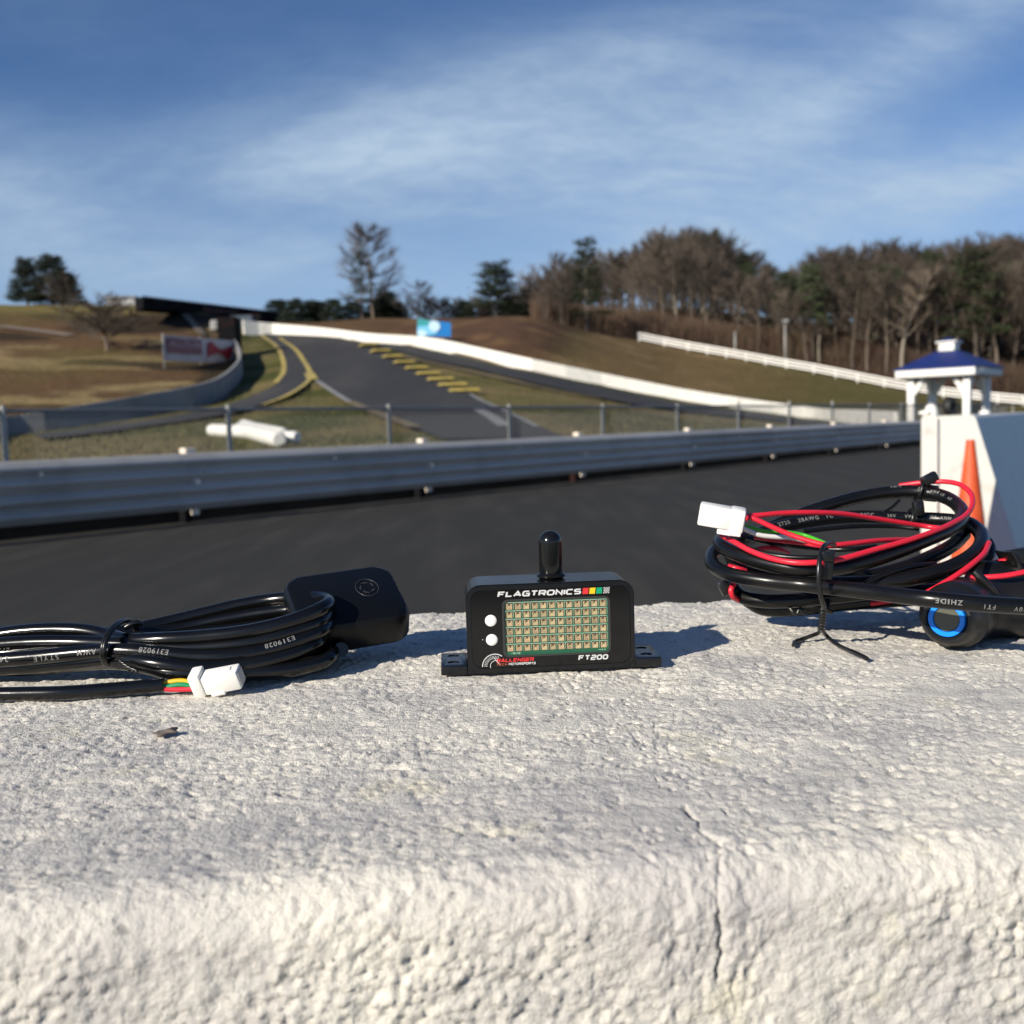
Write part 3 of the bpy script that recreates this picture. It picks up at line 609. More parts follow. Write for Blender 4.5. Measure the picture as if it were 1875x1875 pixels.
disc('light_field', [(-1, .15), (-.4, .25), (.2, .75), (.35, .1), (.1, -.6), (-.5, -.85), (-1, -.95)], M['sig_l'], 2)
disc('swirl', [(.0 + .38 * math.cos(a) * (1 if math.cos(a) > 0 else .8) - .02, .28 + .62 * math.sin(a)) for a in [2 * math.pi * k / 18 for k in range(18)]], M['sig_w'], 3)
disc('swirl', [(-.72 + .30 * math.cos(a), -.60 + .36 * math.sin(a)) for a in [2 * math.pi * k / 14 for k in range(14)]], M['sig_w'], 3)
for f_ in (-.7, .75):
    c = c0 + ux * f_ * sw / 2; bm = bmesh.new(); box_bm(bm, (c.x, c.y + .12, c.z - sh * .3), (.12, .12, sh * 1.5)); link('post', bm_mesh(bm), M['dark_steel'], sg, smooth=False)

# bridge ---------------------------------------------------------------------
bd = empty('footbridge', P(262, 560, 104), 'dark steel footbridge crossing over the track at the top of the hill', 'bridge')
A0 = P(262, 542, 104); A1 = P(262, 565, 104); B0 = P(508, 571, 150); B1 = P(508, 582, 150)
def slab(name, a0, a1, b0, b1, wdt, m_, parent, side=Vector((.55, -.83, 0))):
    vs = []
    for p in (a0, a1, b1, b0): vs += [p, p - side * wdt]
    fs = [(0, 2, 4, 6), (1, 7, 5, 3), (0, 1, 3, 2), (2, 3, 5, 4), (4, 5, 7, 6), (6, 7, 1, 0)]
    bm = bmesh.new(); V2 = [bm.verts.new(v) for v in vs]
    for f in fs: bm.faces.new([V2[i] for i in f])
    return link(name, bm_mesh(bm), m_, parent, smooth=False)
slab('parapet', A0, A1, B0, B1, 3.0, M['dark_steel'], bd)
slab('top_rail', A0 + Vector((0, -.08, .02)), A0 + Vector((0, -.08, -.14)), B0 + Vector((0, -.08, .02)), B0 + Vector((0, -.08, -.14)), .10, mat('bridge_rail', (.10, .10, .10), .5), bd)
mid = lambda f_: (A1.lerp(B1, f_))
slab('underside_girder', mid(.38) + Vector((0, -.02, -.0)), mid(.60) + Vector((0, -.02, -1.2)), mid(.95), mid(1.0) + Vector((0, 0, -.5)), 2.6, M['dark_steel'], bd)
for i in range(10):
    f_ = .05 + i * .095; a = A0.lerp(B0, f_); b = A1.lerp(B1, f_); slab('parapet_post', a + Vector((-.06, -.13, -.1)), b + Vector((-.06, -.13, .05)), a.lerp(a, 0) + Vector((.06, -.13, -.1)), b + Vector((.06, -.13, .05)), .05, M['dark_steel'], bd)
slab('red_panel', A0.lerp(B0, .36) + Vector((0, -.16, -.5)), A1.lerp(B1, .36) + Vector((0, -.16, .1)), A0.lerp(B0, .64) + Vector((0, -.16, -.5)), A1.lerp(B1, .64) + Vector((0, -.16, -.2)), .04, M['red_rust'], bd)
bp_ = P(423, 664, (br - CAM).dot(fwd) + 2.6); box('pier', (bp_.x, bp_.y, bp_.z + 1.6), (1.6, 2.2, 5.0), M['dark_steel'], bd)
bp_ = T(444, 606); box('abutment', (bp_.x - .2, bp_.y + 1.5, bp_.z + .6), (2.4, 2.0, 2.4), mat('blue_grey_concrete', (.06, .08, .11), .8), bd)
pm = P(400, 592, 128); box('deck_support', (pm.x, pm.y, pm.z), (3.6, 3, 2.0), M['dark_steel'], bd); pm = P(455, 585, 132); box('deck_support', (pm.x, pm.y, pm.z), (3.4, 2, 1.1), M['dark_steel'], bd)
bp_ = T(396, 606)
o = lathe('tyre_stack', bp_ + Vector((0, 0, .0)), (0, 0, 1), [(0, 0), (.5, 0), (.62, .15), (.62, .95), (.5, 1.1), (0, 1.1)], M['grey_wall'], None, 16); tag(o, 'pale round stack standing on the slope under the footbridge', 'stack')
# slanted pale path up the hill below the bridge
line('hill_path', [(330, 570), (350, 590), (370, 615)], .9, mat('pale_dirt', (.17, .13, .10), .95))
line('hill_path', [(0, 600), (60, 607), (130, 617)], 1.1, bpy.data.materials['pale_dirt'])

# low pale building on the left skyline
hb = at_depth(236, 150); hz = P(236, 560, (hb - CAM).dot(fwd)).z
hb = empty('hilltop_building', (hb.x, hb.y, hz), 'low pale building with grey roof on the left skyline beside the footbridge', 'building')
box('wall', (hb.location.x, hb.location.y, hz + .35), (3.9, 3, .9), mat('pale_siding', (.36, .36, .37), .7), hb); box('roof', (hb.location.x, hb.location.y, hz + .98), (4.3, 3.4, .3), mat('grey_roof', (.20, .21, .22), .7), hb)
for i in range(4): box('window', (hb.location.x - 1.4 + i * .92, hb.location.y - 1.52, hz + .30), (.35, .06, .45), mat('pale_pane', (.55, .56, .58), .3), hb)

# white board fence on the right hill ---------------------------------------
pts = [(1170, 625), (1235, 638), (1330, 655), (1420, 672), (1500, 686), (1580, 702), (1650, 716), (1740, 730), (1875, 744), (1990, 752)]
wp = []
for p in pts:
    q_ = T(p[0], p[1]); wp.append(q_ if q_ else at_depth(p[0], 120))
dY = [p.y for p in wp]
wpath = catmull(wp, .6)
bf = empty('board_fence', wpath[0], 'long white board fence climbing the grassy slope in front of the wood', 'fence')
acc = 0; last = wpath[0]; stations = [wpath[0]]
for p in wpath[1:]:
    acc += (p - last).length; last = p
    if acc > 2.5: stations.append(p); acc = 0
for i, p in enumerate(stations):
    z = tz(p.x, p.y); bm = bmesh.new(); box_bm(bm, (p.x, p.y + .07, z + .45), (.12, .12, 1.25)); link('post', bm_mesh(bm), M['white'], bf, smooth=False)
    if i + 1 < len(stations):
        q_ = stations[i + 1]; z2 = tz(q_.x, q_.y)
        for hz_ in (.34, .66, .98):
            a = Vector((p.x, p.y, z + hz_)); b = Vector((q_.x, q_.y, z2 + hz_)); d = (b - a); n_ = Vector((-d.y, d.x, 0)).normalized(); mid_ = (a + b) / 2
            bm = bmesh.new(); box_bm(bm, mid_, (d.length - .02, .05, .17), (d.normalized(), n_, Vector((0, 0, 1)))); link('board', bm_mesh(bm), M['white'], bf, smooth=False)
for px, pyb, pyt, lb in ((1348, 655, 608, 'thin grey pole standing behind the white board fence at its upper end'), (1440, 672, 592, 'taller thin grey pole with a lamp on top behind the white board fence')):
    p = T(px, pyb); h_ = (pyb - pyt) / F * p.y * 1.02; bm = bmesh.new(); cyl(bm, (p.x, p.y + .5, p.z - .3), (p.x, p.y + .5, p.z + h_), .13, .09, 8)
    if px == 1348: tag(link('pole', bm_mesh(bm), M['post_grey']), lb, 'pole')
    else:
        root = empty('lamp_post', (p.x, p.y + .5, p.z), lb, 'lamp post'); link('pole', bm_mesh(bm), M['post_grey'], root); box('lamp_head', (p.x, p.y + .3, p.z + h_ + .1), (.5, .7, .35), M['grey_wall'], root)

# gazebo ---------------------------------------------------------------------
gz = empty('gazebo', Vector((15.3, 38.2, .1)), 'small open white gazebo with blue hipped roof and square white cupola', 'gazebo')
gd = 38.0; fr_l = P(1640, 690, gd + .95); fr_r = P(1786, 681, gd - .95)
e1 = (fr_r - fr_l); e1.z = 0; W = e1.length; e1.normalize(); e2 = Vector((-e1.y, e1.x, 0)); rot = Matrix.Rotation(R(6), 3, 'Z'); 
ez = Vector((0, 0, 1)); EZ = P(1712, 688, gd).z; fc = (fr_l + fr_r) / 2; fc.z = 0; gc = fc + e2 * W / 2; gz.location = (gc.x, gc.y, 0); bpy.context.view_layer.update()
AX = (e1, e2, ez)
def gpnt(a, b, z): return gc + e1 * a + e2 * b + ez * z
for a, b, nm in ((0, -W / 2, 'front'), (0, W / 2, 'back')): box('eave_board', gpnt(a, b, EZ + .13), (W, .10, .30), M['white'], gz, AX, .01)
for a in (-W / 2 + .06, W / 2 - .06): box('eave_board', gpnt(a, 0, EZ + .13), (.10, W - .12, .30), M['white'], gz, AX, .01)
pw = W / 2 - .42
for a in (-1, 1):
    for b in (-1, 1):
        box('post', gpnt(a * pw, b * pw, EZ / 2 - .2), (.24, .24, EZ + .45), M['white'], gz, AX, .01)
        for (dx, dy) in ((-a, 0), (0, -b)):
            bm = bmesh.new(); base = gpnt(a * pw, b * pw, EZ - .60) + e1 * dx * .10 + e2 * dy * .10; tip = gpnt(a * pw, b * pw, EZ - .03) + e1 * dx * .46 + e2 * dy * .46
            d = (tip - base).normalized(); sd2 = (e2 if dx else e1); box_bm(bm, (base + tip) / 2, ((tip - base).length, .14, .16), (d, sd2, d.cross(sd2))); link('brace', bm_mesh(bm), M['white'], gz, smooth=False)
rh = 50 / F * gd * .62
apexw = .34
corners = [gpnt(-W / 2 - .06, -W / 2 - .06, EZ + .283), gpnt(W / 2 + .06, -W / 2 - .06, EZ + .283), gpnt(W / 2 + .06, W / 2 + .06, EZ + .283), gpnt(-W / 2 - .06, W / 2 + .06, EZ + .283)]
RT = EZ + .283 + .64
topc = [gpnt(a * apexw, b * apexw, RT) for a, b in ((-1, -1), (1, -1), (1, 1), (-1, 1))]
for i in range(4):
    j = (i + 1) % 4; vs = [corners[i], corners[j], topc[j], topc[i]]; vs += [v - ez * .05 for v in vs]
    link('roof_panel', raw('roof_panel', vs, [(0, 1, 2, 3), (7, 6, 5, 4), (0, 4, 5, 1), (1, 5, 6, 2), (2, 6, 7, 3), (3, 7, 4, 0)]), M['blue_roof'], gz, smooth=False)
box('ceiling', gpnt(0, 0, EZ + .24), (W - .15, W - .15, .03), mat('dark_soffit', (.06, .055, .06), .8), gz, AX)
box('cupola', gpnt(0, 0, RT + .13), (.56, .56, .32), M['white'], gz, AX, .01)
box('cupola_cornice', gpnt(0, 0, RT + .32), (.74, .74, .06), M['white'], gz, AX, .01)
cr = [gpnt(a * .36, b * .36, RT + .352) for a, b in ((-1, -1), (1, -1), (1, 1), (-1, 1))] + [gpnt(0, 0, RT + .50)]
link('cupola_roof', raw('c', cr, [(0, 1, 4), (1, 2, 4), (2, 3, 4), (3, 0, 4), (3, 2, 1, 0)]), M['blue_roof'], gz, smooth=False)
box('floor', gpnt(0, 0, .06), (W - .3, W - .3, .12), M['grey_wall'], gz, AX)

# white barrier to the right and the cone -----------------------------------
BD = 3.9; BT = 1.05 - .005
bl_ = P(1688, 762, BD); br_ = P(1791, 756, BD); bz = .998 + .02
bz = (bl_.z + br_.z) / 2
bar = empty('concrete_barrier', (bl_.x, bl_.y, 0), 'tall white concrete barrier seen end on behind the orange cone', 'barrier')
xl, xr = bl_.x, br_.x; yb = bl_.y
# end section profile (x, z) : near vertical left, recessed groove, sloping right flank
flare = .315
pf = [(xl, 0), (xl, bz - .01), (xl + .01, bz), (xl + .052, bz), (xl + .060, bz - .01), (xl + .060, 0)]
def prism(name, pf_, y0, y1, m_, parent, bev=.004, dirv=Vector((.47, .883, 0))):
    n_ = len(pf_); vs = []
    k = (y1 - y0) / dirv.y
    for q_ in (0, 1): vs += [Vector((x_ + dirv.x * k * q_, y0 + (y1 - y0) * q_, z_)) for x_, z_ in pf_]
    bm = bmesh.new(); V2 = [bm.verts.new(v) for v in vs]; bm.faces.new(V2[:n_]); bm.faces.new(V2[n_:][::-1])
    for i in range(n_): bm.faces.new((V2[i], V2[n_ + i], V2[n_ + (i + 1) % n_], V2[(i + 1) % n_]))
    return link(name, bm_mesh(bm), m_, parent, smooth=False)
M['bar_white'] = mat('barrier_white_paint', (.86, .83, .75), .6, noise=[(9, 5, (.66, .63, .56), .55, .75), (30, 5, (.42, .40, .36), .70, .82)], bump=[(60, .25, .004)])
prism('buttress', pf, yb + .006, yb + .10, M['bar_white'], bar)
prism('body', [(xl + .05, 0), (xl + .05, bz - .018), (xl + .068, bz - .004), (xr - .012, bz - .004), (xr, bz - .016), (xr + flare * bz, 0)], yb + .02, yb + 30, M['bar_white'], bar)
for (u_, v_) in ((1705, 741), (1803, 751)):
    c = P(u_, v_ + 6, 9.0); o = lathe('bollard', (c.x, c.y, 0), (0, 0, 1), [(0, 0), (.055, 0), (.055, c.z - .03), (.040, c.z + .02), (0, c.z + .04)], M['white'], None, 14)
    tag(o, 'slim white bollard behind the left end of the barrier' if u_ == 1705 else 'slim white bollard behind the sloping flank of the barrier', 'bollard', 'white bollards beyond the barrier')
# crumbling mortar lump on the barrier
bm = bmesh.new(); bmesh.ops.create_icosphere(bm, subdivisions=4, radius=1)
for v in bm.verts:
    c = v.co.copy(); k = 1 + .35 * (float(fbm(np.array([c.x * 3 + 9]), np.array([c.y * 3 + c.z * 4]), 4, 5)[0]) - .5); v.co = Vector((c.x * .022 * k, c.y * .03 * k, c.z * .011 * k))
o = link('mortar_lump', bm_mesh(bm), M['bar_white']); o.location = (xl + .027, yb + .04, bz + .008); tag(o, 'rough pale mortar lump on the left corner of the tall white barrier', 'lump')
# hose of dark something beyond
c = P(1740, 745, 12); o = lathe('tyre', c, (.6, -.8, 0), [(.05, -.04), (.09, -.04), (.11, 0), (.09, .04), (.05, .04), (.05, -.04)], M['rubber_black'], None, 24); o.location = (0, 0, 0); tag(o, 'small dark wheel just above the barrier top, left of the gazebo post', 'wheel')
# cone
ctop = P(1777, 805, 3.72); cz = ctop.z
cone = empty('traffic_cone', (ctop.x, ctop.y, 0.012), 'tall faded orange traffic cone in front of the white barrier', 'cone')
lathe('body', (ctop.x, ctop.y, 0), (0, 0, 1), [(0, cz), (.0125, cz), (.0150, cz - .004), (.0165, cz - .02), (.046, cz - .27), (.073, cz - .5), (.115, .05), (.12, .03)], M['cone'], cone, 32)
box('base', (ctop.x, ctop.y, .032), (.36, .36, .035), M['rubber_black'], cone, None, .01)

# ------------------------------------------------------------------ trees
def seg3(V_, F_, a, b, ra, rb, n=3):
    d = (b - a); 
    if d.length < 1e-6: return
    d = d.normalized(); ref = Vector((0, 0, 1)) if abs(d.z) < .9 else Vector((1, 0, 0)); u = d.cross(ref).normalized(); v = d.cross(u); k = len(V_)
    for p, r_ in ((a, ra), (b, rb)):
        for i in range(n):
            t_ = 2 * math.pi * i / n; V_.append(p + (u * math.cos(t_) + v * math.sin(t_)) * r_)
    for i in range(n): F_.append((k + i, k + (i + 1) % n, k + n + (i + 1) % n, k + n + i))
def bare_tree(rs, H=16, spread=.42, limb0=.30, nl=15, nt_=9, ntw=9, droop=0, trunk_r=.20, twig_r=.017, tl=1.0, wander=.12):
    """leafless tree: trunk with limbs, and a crown of branches and twigs"""
    rr = random.Random(rs); TV, TF, CV, CF = [], [], [], []; p = Vector((0, 0, 0)); d = Vector((rr.uniform(-.05, .05), rr.uniform(-.05, .05), 1)); nodes = []; K = 9
    for i in range(K):
        q_ = p + d.normalized() * H / K * .93; r0 = trunk_r * (1 - i / K) ** .8 + .03; r1 = trunk_r * (1 - (i + 1) / K) ** .8 + .03
        seg3(TV, TF, p, q_, r0, r1, 7); nodes.append((p, q_, r0)); p = q_; d += Vector((rr.uniform(-wander, wander), rr.uniform(-wander, wander), 0))
    for k in range(nl):
        t_ = limb0 + (1 - limb0) * (k + rr.random()) / nl; i = min(int(t_ * K), K - 1); f_ = t_ * K - i; a, b, r_ = nodes[i]; s = a.lerp(b, min(f_, 1)); az = k * 2.4 + rr.uniform(-.5, .5)
        shape = max(.0, math.sin(math.pi * min(1, .09 + .80 * (1 - t_)))) ** .7
        Ln = H * spread * max(.22, shape) * rr.uniform(.75, 1.1); el = rr.uniform(.40, .95) - droop; dl = Vector((math.cos(az) * math.cos(el), math.sin(az) * math.cos(el), math.sin(el))); q0 = s; NS_ = 5; rl_ = r_ * .32
        for j in range(NS_):
            q1 = q0 + dl.normalized() * Ln / NS_; ra = rl_ * (1 - j / NS_) + .014; rb = rl_ * (1 - (j + 1) / NS_) + .012; seg3(TV, TF, q0, q1, ra, rb, 4)
            if j > 0 or Ln < 3:
                for m_ in range(max(1, nt_ // 3)):
                    st = q0.lerp(q1, rr.random()); db = (dl.normalized() + Vector((rr.uniform(-1, 1), rr.uniform(-1, 1), rr.uniform(-.35, .9))) * .8).normalized(); Lb = Ln * rr.uniform(.20, .42); e = st + db * Lb
                    seg3(CV, CF, st, e, twig_r * 1.6, twig_r * .8)
                    for w2 in range(ntw):
                        s2 = st.lerp(e, rr.uniform(.15, 1)); dt = (db + Vector((rr.uniform(-1, 1), rr.uniform(-1, 1), rr.uniform(-.6, 1))) * .85).normalized(); seg3(CV, CF, s2, s2 + dt * rr.uniform(.35, 1.1) * (H / 16) * tl, twig_r * .9, twig_r * .3)
            q0 = q1; dl += Vector((rr.uniform(-.18, .18), rr.uniform(-.18, .18), .07))
    return raw('trunk', TV, TF), raw('crown', CV, CF)
def pine_tree(rs, H=14, base=.25, width=.20, nb_=26, clump=46, sz=.28, irregular=.5, top_r=.35):
    rr = random.Random(rs); TV, TF, CV, CF = [], [], [], []; lean = Vector((rr.uniform(-.03, .03), rr.uniform(-.03, .03), 1)); K = 6
    for i in range(K): seg3(TV, TF, lean * H * i / K, lean * H * (i + 1) / K, H * .014 * (1 - i / K) + .03, H * .014 * (1 - (i + 1) / K) + .02, 7)
    for k in range(nb_):
        t_ = base + (1 - base) * (k + rr.random()) / nb_; s = lean * H * t_; az = k * 2.4 + rr.uniform(-.4, .4); Ln = H * width * (1.15 - t_ + top_r * .5) * rr.uniform(1 - irregular, 1.15); el = rr.uniform(-.1, .5)
        dl = Vector((math.cos(az) * math.cos(el), math.sin(az) * math.cos(el), math.sin(el))); e = s + dl * Ln; seg3(TV, TF, s, e, .06, .02, 4)
        nc = max(2, int(Ln / .8))
        for c in range(nc):
            cp = s.lerp(e, .35 + .65 * (c + 1) / nc); cr_ = sz * (2.6 + rr.random())
            for q_ in range(clump):
                v = Vector((rr.gauss(0, 1), rr.gauss(0, 1), rr.gauss(0, .55))) * cr_ * .42; o = cp + v; d = Vector((rr.uniform(-1, 1), rr.uniform(-1, 1), rr.uniform(-.2, 1))).normalized(); sd3 = d.cross(Vector((rr.random(), rr.random(), rr.random()))).normalized(); h_ = sz * rr.uniform(.5, 1.1); kk = len(CV)
                CV += [o - sd3 * h_ * .3, o + sd3 * h_ * .3, o + d * h_]; CF.append((kk, kk + 1, kk + 2))
    return raw('trunk', TV, TF), raw('crown', CV, CF)
def put_tree(kind, loc, scale, rz, label, group=None, mats=None, name='bare_tree', cat='tree'):
    me_t, me_c = kind; r_ = empty(name, loc, label, cat, group, rz); r_.scale = (scale[0], scale[0], scale[1]) if isinstance(scale, tuple) else (scale,) * 3
    for nm, me_, mm in (('trunk', me_t, mats[0]), ('crown', me_c, mats[1])):
        if len(me_.materials) == 0: me_.materials.append(mm)
        o = bpy.data.objects.new(nm, me_); COL.objects.link(o); o.parent = r_
        o.material_slots[0].link = 'OBJECT'; o.material_slots[0].material = mm
    return r_
bares = [bare_tree(100 + i, 16, .25 + .03 * (i % 3), .24 + .06 * (i % 4), 19, 10, 9, 0, .20, .015, 1.3) for i in range(7)]
pines = [pine_tree(200 + i, 15, .30 + .06 * (i % 3), .19, 32, 70, .32) for i in range(3)]
rr = random.Random(5)
top = lambda px: float(np.interp(px, [960, 985, 1030, 1060, 1110, 1160, 1200, 1250, 1300, 1340, 1370, 1410, 1440, 1470, 1530, 1560, 1600, 1650, 1700, 1760, 1875, 2100], [530, 485, 460, 455, 462, 440, 420, 418, 408, 425, 445, 470, 476, 482, 445, 452, 445, 440, 442, 436, 428, 425]))
basey = lambda px: float(np.interp(px, [960, 1000, 1100, 1200, 1300, 1400, 1500, 1600, 1700, 1800, 1900], [574, 578, 598, 618, 636, 652, 668, 682, 698, 712, 722]))
ntree = 0
def col_tree(px, Y, ytop, lib, H0, label, group, mats, name, xs=1.0):
    g = at_depth(px, Y); topz = P(px, ytop, (g - CAM).dot(fwd)).z; h_ = max(4, topz - g.z); s = h_ / H0; g.z -= .15
    return put_tree(lib, g, (s * xs, s), rr.uniform(0, 6.28), label, group, mats, name)
ORD = 'first second third fourth fifth sixth seventh eighth ninth tenth eleventh twelfth thirteenth fourteenth fifteenth sixteenth seventeenth eighteenth nineteenth twentieth'.split(); nfront = 0
for row in range(9):
    px = 985 + rr.uniform(0, 20); 
    while px < 2060:
        g0 = T(min(px, 1900), basey(min(px, 1900))); Y0_ = g0.y if g0 else 128
        Y_ = Y0_ + 2 + row * 6.5 + rr.uniform(-2, 2); yt = top(px) + 4 + rr.uniform(-4, 34) + (22 if row < 2 else 0) + max(0, 6 - row) * 2
        ev = rr.random() < .13
        if 1365 < px < 1500 and row > 0: ev = rr.random() < .45
        if px < 1010 and row > 3: px += 40; continue
        band = 'left end of the wood' if px < 1180 else 'part of the wood behind the thin poles' if px < 1460 else 'part of the wood left of the gazebo' if px < 1640 else 'part of the wood above the gazebo' if px < 1860 else 'right end of the wood'
        if row == 0 and px < 1875:
            nfront += 1; k_ = nfront - 1; lab = ('leafless tree in the front row of the wood, %s from its left end' % ORD[k_]) if k_ < 20 else ('leafless tree in the front row of the wood, %s from its right end in view' % ORD[min(19, 30 - k_)])
            col_tree(px, Y_, yt, rr.choice(bares), 16, lab, 'bare trees of the wood', (M['pale_bark'] if nfront % 9 == 0 else M['bark'], M['twig']), 'bare_tree', 1.15); ntree += 1; px += rr.uniform(20, 40); continue
        if ev: col_tree(px, Y_, yt + 14, rr.choice(pines), 15, 'dark green pine mixed into the bare trees, ' + band, 'pines in the wood', (M['bark'], M['needle']), 'pine_tree', .9)
        else: col_tree(px, Y_, yt, rr.choice(bares), 16, 'leafless brown hardwood deep in the dense wood, ' + band, 'bare trees of the wood', (M['pale_bark'] if rr.random() < .06 else M['bark'], M['twig']), 'bare_tree', 1.15)
        ntree += 1; px += rr.uniform(18, 35) * (1 + .05 * row)
# distinct trees
pale = bare_tree(301, 16, .22, .34, 16, 9, 9, 0, .26, .020, 1.2); col_tree(1650, 124, 486, pale, 16, 'pale grey-barked bare tree standing out in front of the wood, left of the gazebo', None, (M['pale_bark'], M['twig_pale']), 'bare_tree', 1.05)
tall = bare_tree(302, 21, .25, .20, 34, 12, 14, .15, .22, .013, 1.2, .03); col_tree(689, 150, 410, tall, 21, 'tallest leafless tree on the skyline above the hill road', None, (M['bark'], M['twig_grey']), 'bare_tree', 1.4)
lone = pine_tree(303, 14, .22, .26, 20, 60, .34, .6); col_tree(668, 146, 462, lone, 14, 'ragged dark pine touching the tall bare skyline tree on its left', None, (M['bark'], M['needle_dark']), 'pine_tree', 1.25)
p912 = pine_tree(304, 12, .30, .22, 60, 80, .36, .5, 1.0); col_tree(911, 148, 486, p912, 12, 'lone round-topped pine on the skyline above the mulch bank', None, (M['bark'], M['needle']), 'pine_tree', 1.4)
big = pine_tree(305, 16, .16, .15, 34, 60, .34, .35, .6); col_tree(1078, 126, 440, big, 16, 'broad dark pine at the left front of the wood', None, (M['bark'], M['needle']), 'pine_tree', 1.25)
col_tree(1790, 124, 462, pines[1], 15, 'tall green pine in the wood above and right of the gazebo', None, (M['bark'], M['needle']), 'pine_tree', 1.6)
col_tree(1488, 127, 485, pines[2], 15, 'slim green pine at the front edge of the wood near the lamp post', None, (M['bark'], M['needle']), 'pine_tree', 1.0)
cedars = [pine_tree(310 + i, 8, .05, .34, 60, 110, .30, .25, .5) for i in range(2)]
for px, yt, lb, xs, k in ((60, 476, 'left one of the two dense dark evergreens on the left hilltop', .95, 0), (104, 472, 'larger right one of the two dense dark evergreens on the left hilltop', 1.25, 1), (133, 512, 'short dark evergreen bush at the right foot of the hilltop evergreens', 1.2, 0)):
    col_tree(px, 133, yt, cedars[k], 8, lb, None, (M['bark'], M['needle_dark']), 'evergreen_tree', xs)
sm = bare_tree(320, 5, .62, .25, 20, 9, 12, .15, .10, .012, 1.7)
for px, Y_, yt, lb, xs in ((122, 118, 528, 'small brown bare tree leaning before the hilltop evergreens', 1.1), (200, 92, 568, 'round bare tree with dark trunk on the brown hillside left of the banner', 2.0)):
    col_tree(px, Y_, yt, sm, 5, lb, None, (M['bark'], M['twig']), 'bare_tree', xs)
col_tree(768, 155, 515, bares[2], 16, 'pale rounded bare tree on the skyline right of the tall pair', None, (M['bark'], M['twig_grey']), 'bare_tree', 1.7)
for i, (px, yt, xs) in enumerate(((548, 566, 1.4), (575, 560, 1.5), (592, 555, 1.7), (618, 564, 1.3), (652, 552, 1.6), (712, 538, 1.3), (698, 552, 2.0), (728, 556, 1.6), (893, 556, 1.3), (855, 556, 1.1), (975, 528, 1.3), (960, 545, 1.6), (940, 555, 2.0), (514, 560, 1.7))):
    lb = ['low dark evergreen far along the skyline between the footbridge and the tall trees', 'low dark evergreen at the foot of the tall bare skyline tree', 'dark evergreen on the skyline before the left end of the wood'][0 if px < 630 else 1 if px < 740 else 2]
    gp_ = ['far skyline evergreens', 'evergreens under the tall bare tree', 'evergreens left of the wood'][0 if px < 630 else 1 if px < 740 else 2]
    col_tree(px, 158 + (i % 3) * 3, yt, cedars[i % 2], 8, lb, gp_, (M['bark'], M['needle_dark']), 'evergreen_tree', xs)
for i, (px, yt) in enumerate(((750, 556), (790, 550), (815, 560), (840, 556), (866, 553), (885, 558), (945, 540), (990, 520), (1010, 505))):
    col_tree(px, 160, yt, sm, 5, 'low hazy bare thicket tree along the skyline above the brown bank', 'skyline thicket', (M['bark'], M['twig_grey']), 'bare_tree', 1.5)
# underbrush along the wood edge and in the wood (nobody could count it)
CV, CF = [], []
for k in range(15000):
    px = rr.uniform(985, 2050); g0y = None; Yb = float(np.interp(px, [985, 1100, 1300, 1500, 1700, 1900, 2100], [128, 132, 132, 128, 123, 120, 118])) + abs(rr.gauss(0, 12)); g = at_depth(px, Yb)
    for j in range(3):
        h_ = rr.uniform(.6, 3.6); a = g + Vector((rr.uniform(-.6, .6), rr.uniform(-.6, .6), -.1)); seg3(CV, CF, a, a + Vector((rr.uniform(-.8, .8), rr.uniform(-.8, .8), h_)), .03, .015)
tag(link('underbrush', raw('underbrush', CV, CF), M['brush'], smooth=False), kind='stuff')
# coarse grass tufts on the field behind the fence
CV, CF = [], []
for k in range(26000):
    px = rr.uniform(-150, 1700); Y_ = 14 + 72 * rr.random() ** 1.4; g = at_depth(px, Y_)
    if (g.x + 5.25) * .79 - (g.y - 10.9) * .613 > -.8: continue
    h_ = rr.uniform(.04, .12); a_ = rr.uniform(0, 6.28); s_ = Vector((math.cos(a_), math.sin(a_), 0)) * rr.uniform(.01, .04); g.z += .06; kk = len(CV)
    CV += [g - s_, g + s_, g + Vector((rr.uniform(-.04, .04), rr.uniform(-.04, .04), h_))]; CF.append((kk, kk + 1, kk + 2))
tag(link('grass', raw('grass', CV, CF), mat('grass_blades', (.11, .10, .035), .9), smooth=False), kind='stuff')

# ------------------------------------------------------------------ the foreground concrete wall
ga = G(750, 1122.5); gb = G(1345, 1096); we = (gb - ga); we.z = 0; we.normalize(); wn = Vector((-we.y, we.x, 0))     # along, and away from the camera
gf = G(937, 1572); W0 = gf - wn * .012; backD = (ga - W0).dot(wn)
def wl(p): return (p - W0).dot(we), (p - W0).dot(wn)
RAD = .016
ck0 = [wl(G(1262, 1470)), wl(G(1318, 1548))]; sc0 = (ck0[1][0] - .020, ck0[1][0] + .010)
ss = np.concatenate([np.linspace(-3, -.52, 30, endpoint=False), np.arange(-.52, sc0[0], .00105), np.arange(sc0[0], sc0[1], .00036), np.arange(sc0[1], .56, .00105), np.linspace(.561, 3, 30)])
tf_ = np.concatenate([np.arange(-.20, -.115, .0014), np.arange(-.115, 0, .00088)]); tt = np.concatenate([np.linspace(-.95, -.20, 30, endpoint=False), tf_, np.arange(0, RAD * math.pi / 2, .0009), np.arange(RAD * math.pi / 2, backD + RAD * .57, .00125), [backD + .0005 + RAD * .57]])
Sg, Tg = np.meshgrid(ss, tt, indexing='ij'); q2 = RAD * math.pi / 2
ang = np.clip(Tg / q2, 0, 1) * math.pi / 2
yv = np.where(Tg < 0, 0, np.where(Tg < q2, RAD * (1 - np.cos(ang)), RAD + (Tg - q2))); zv = np.where(Tg < 0, -RAD + Tg, np.where(Tg < q2, -RAD + RAD * np.sin(ang), 0))
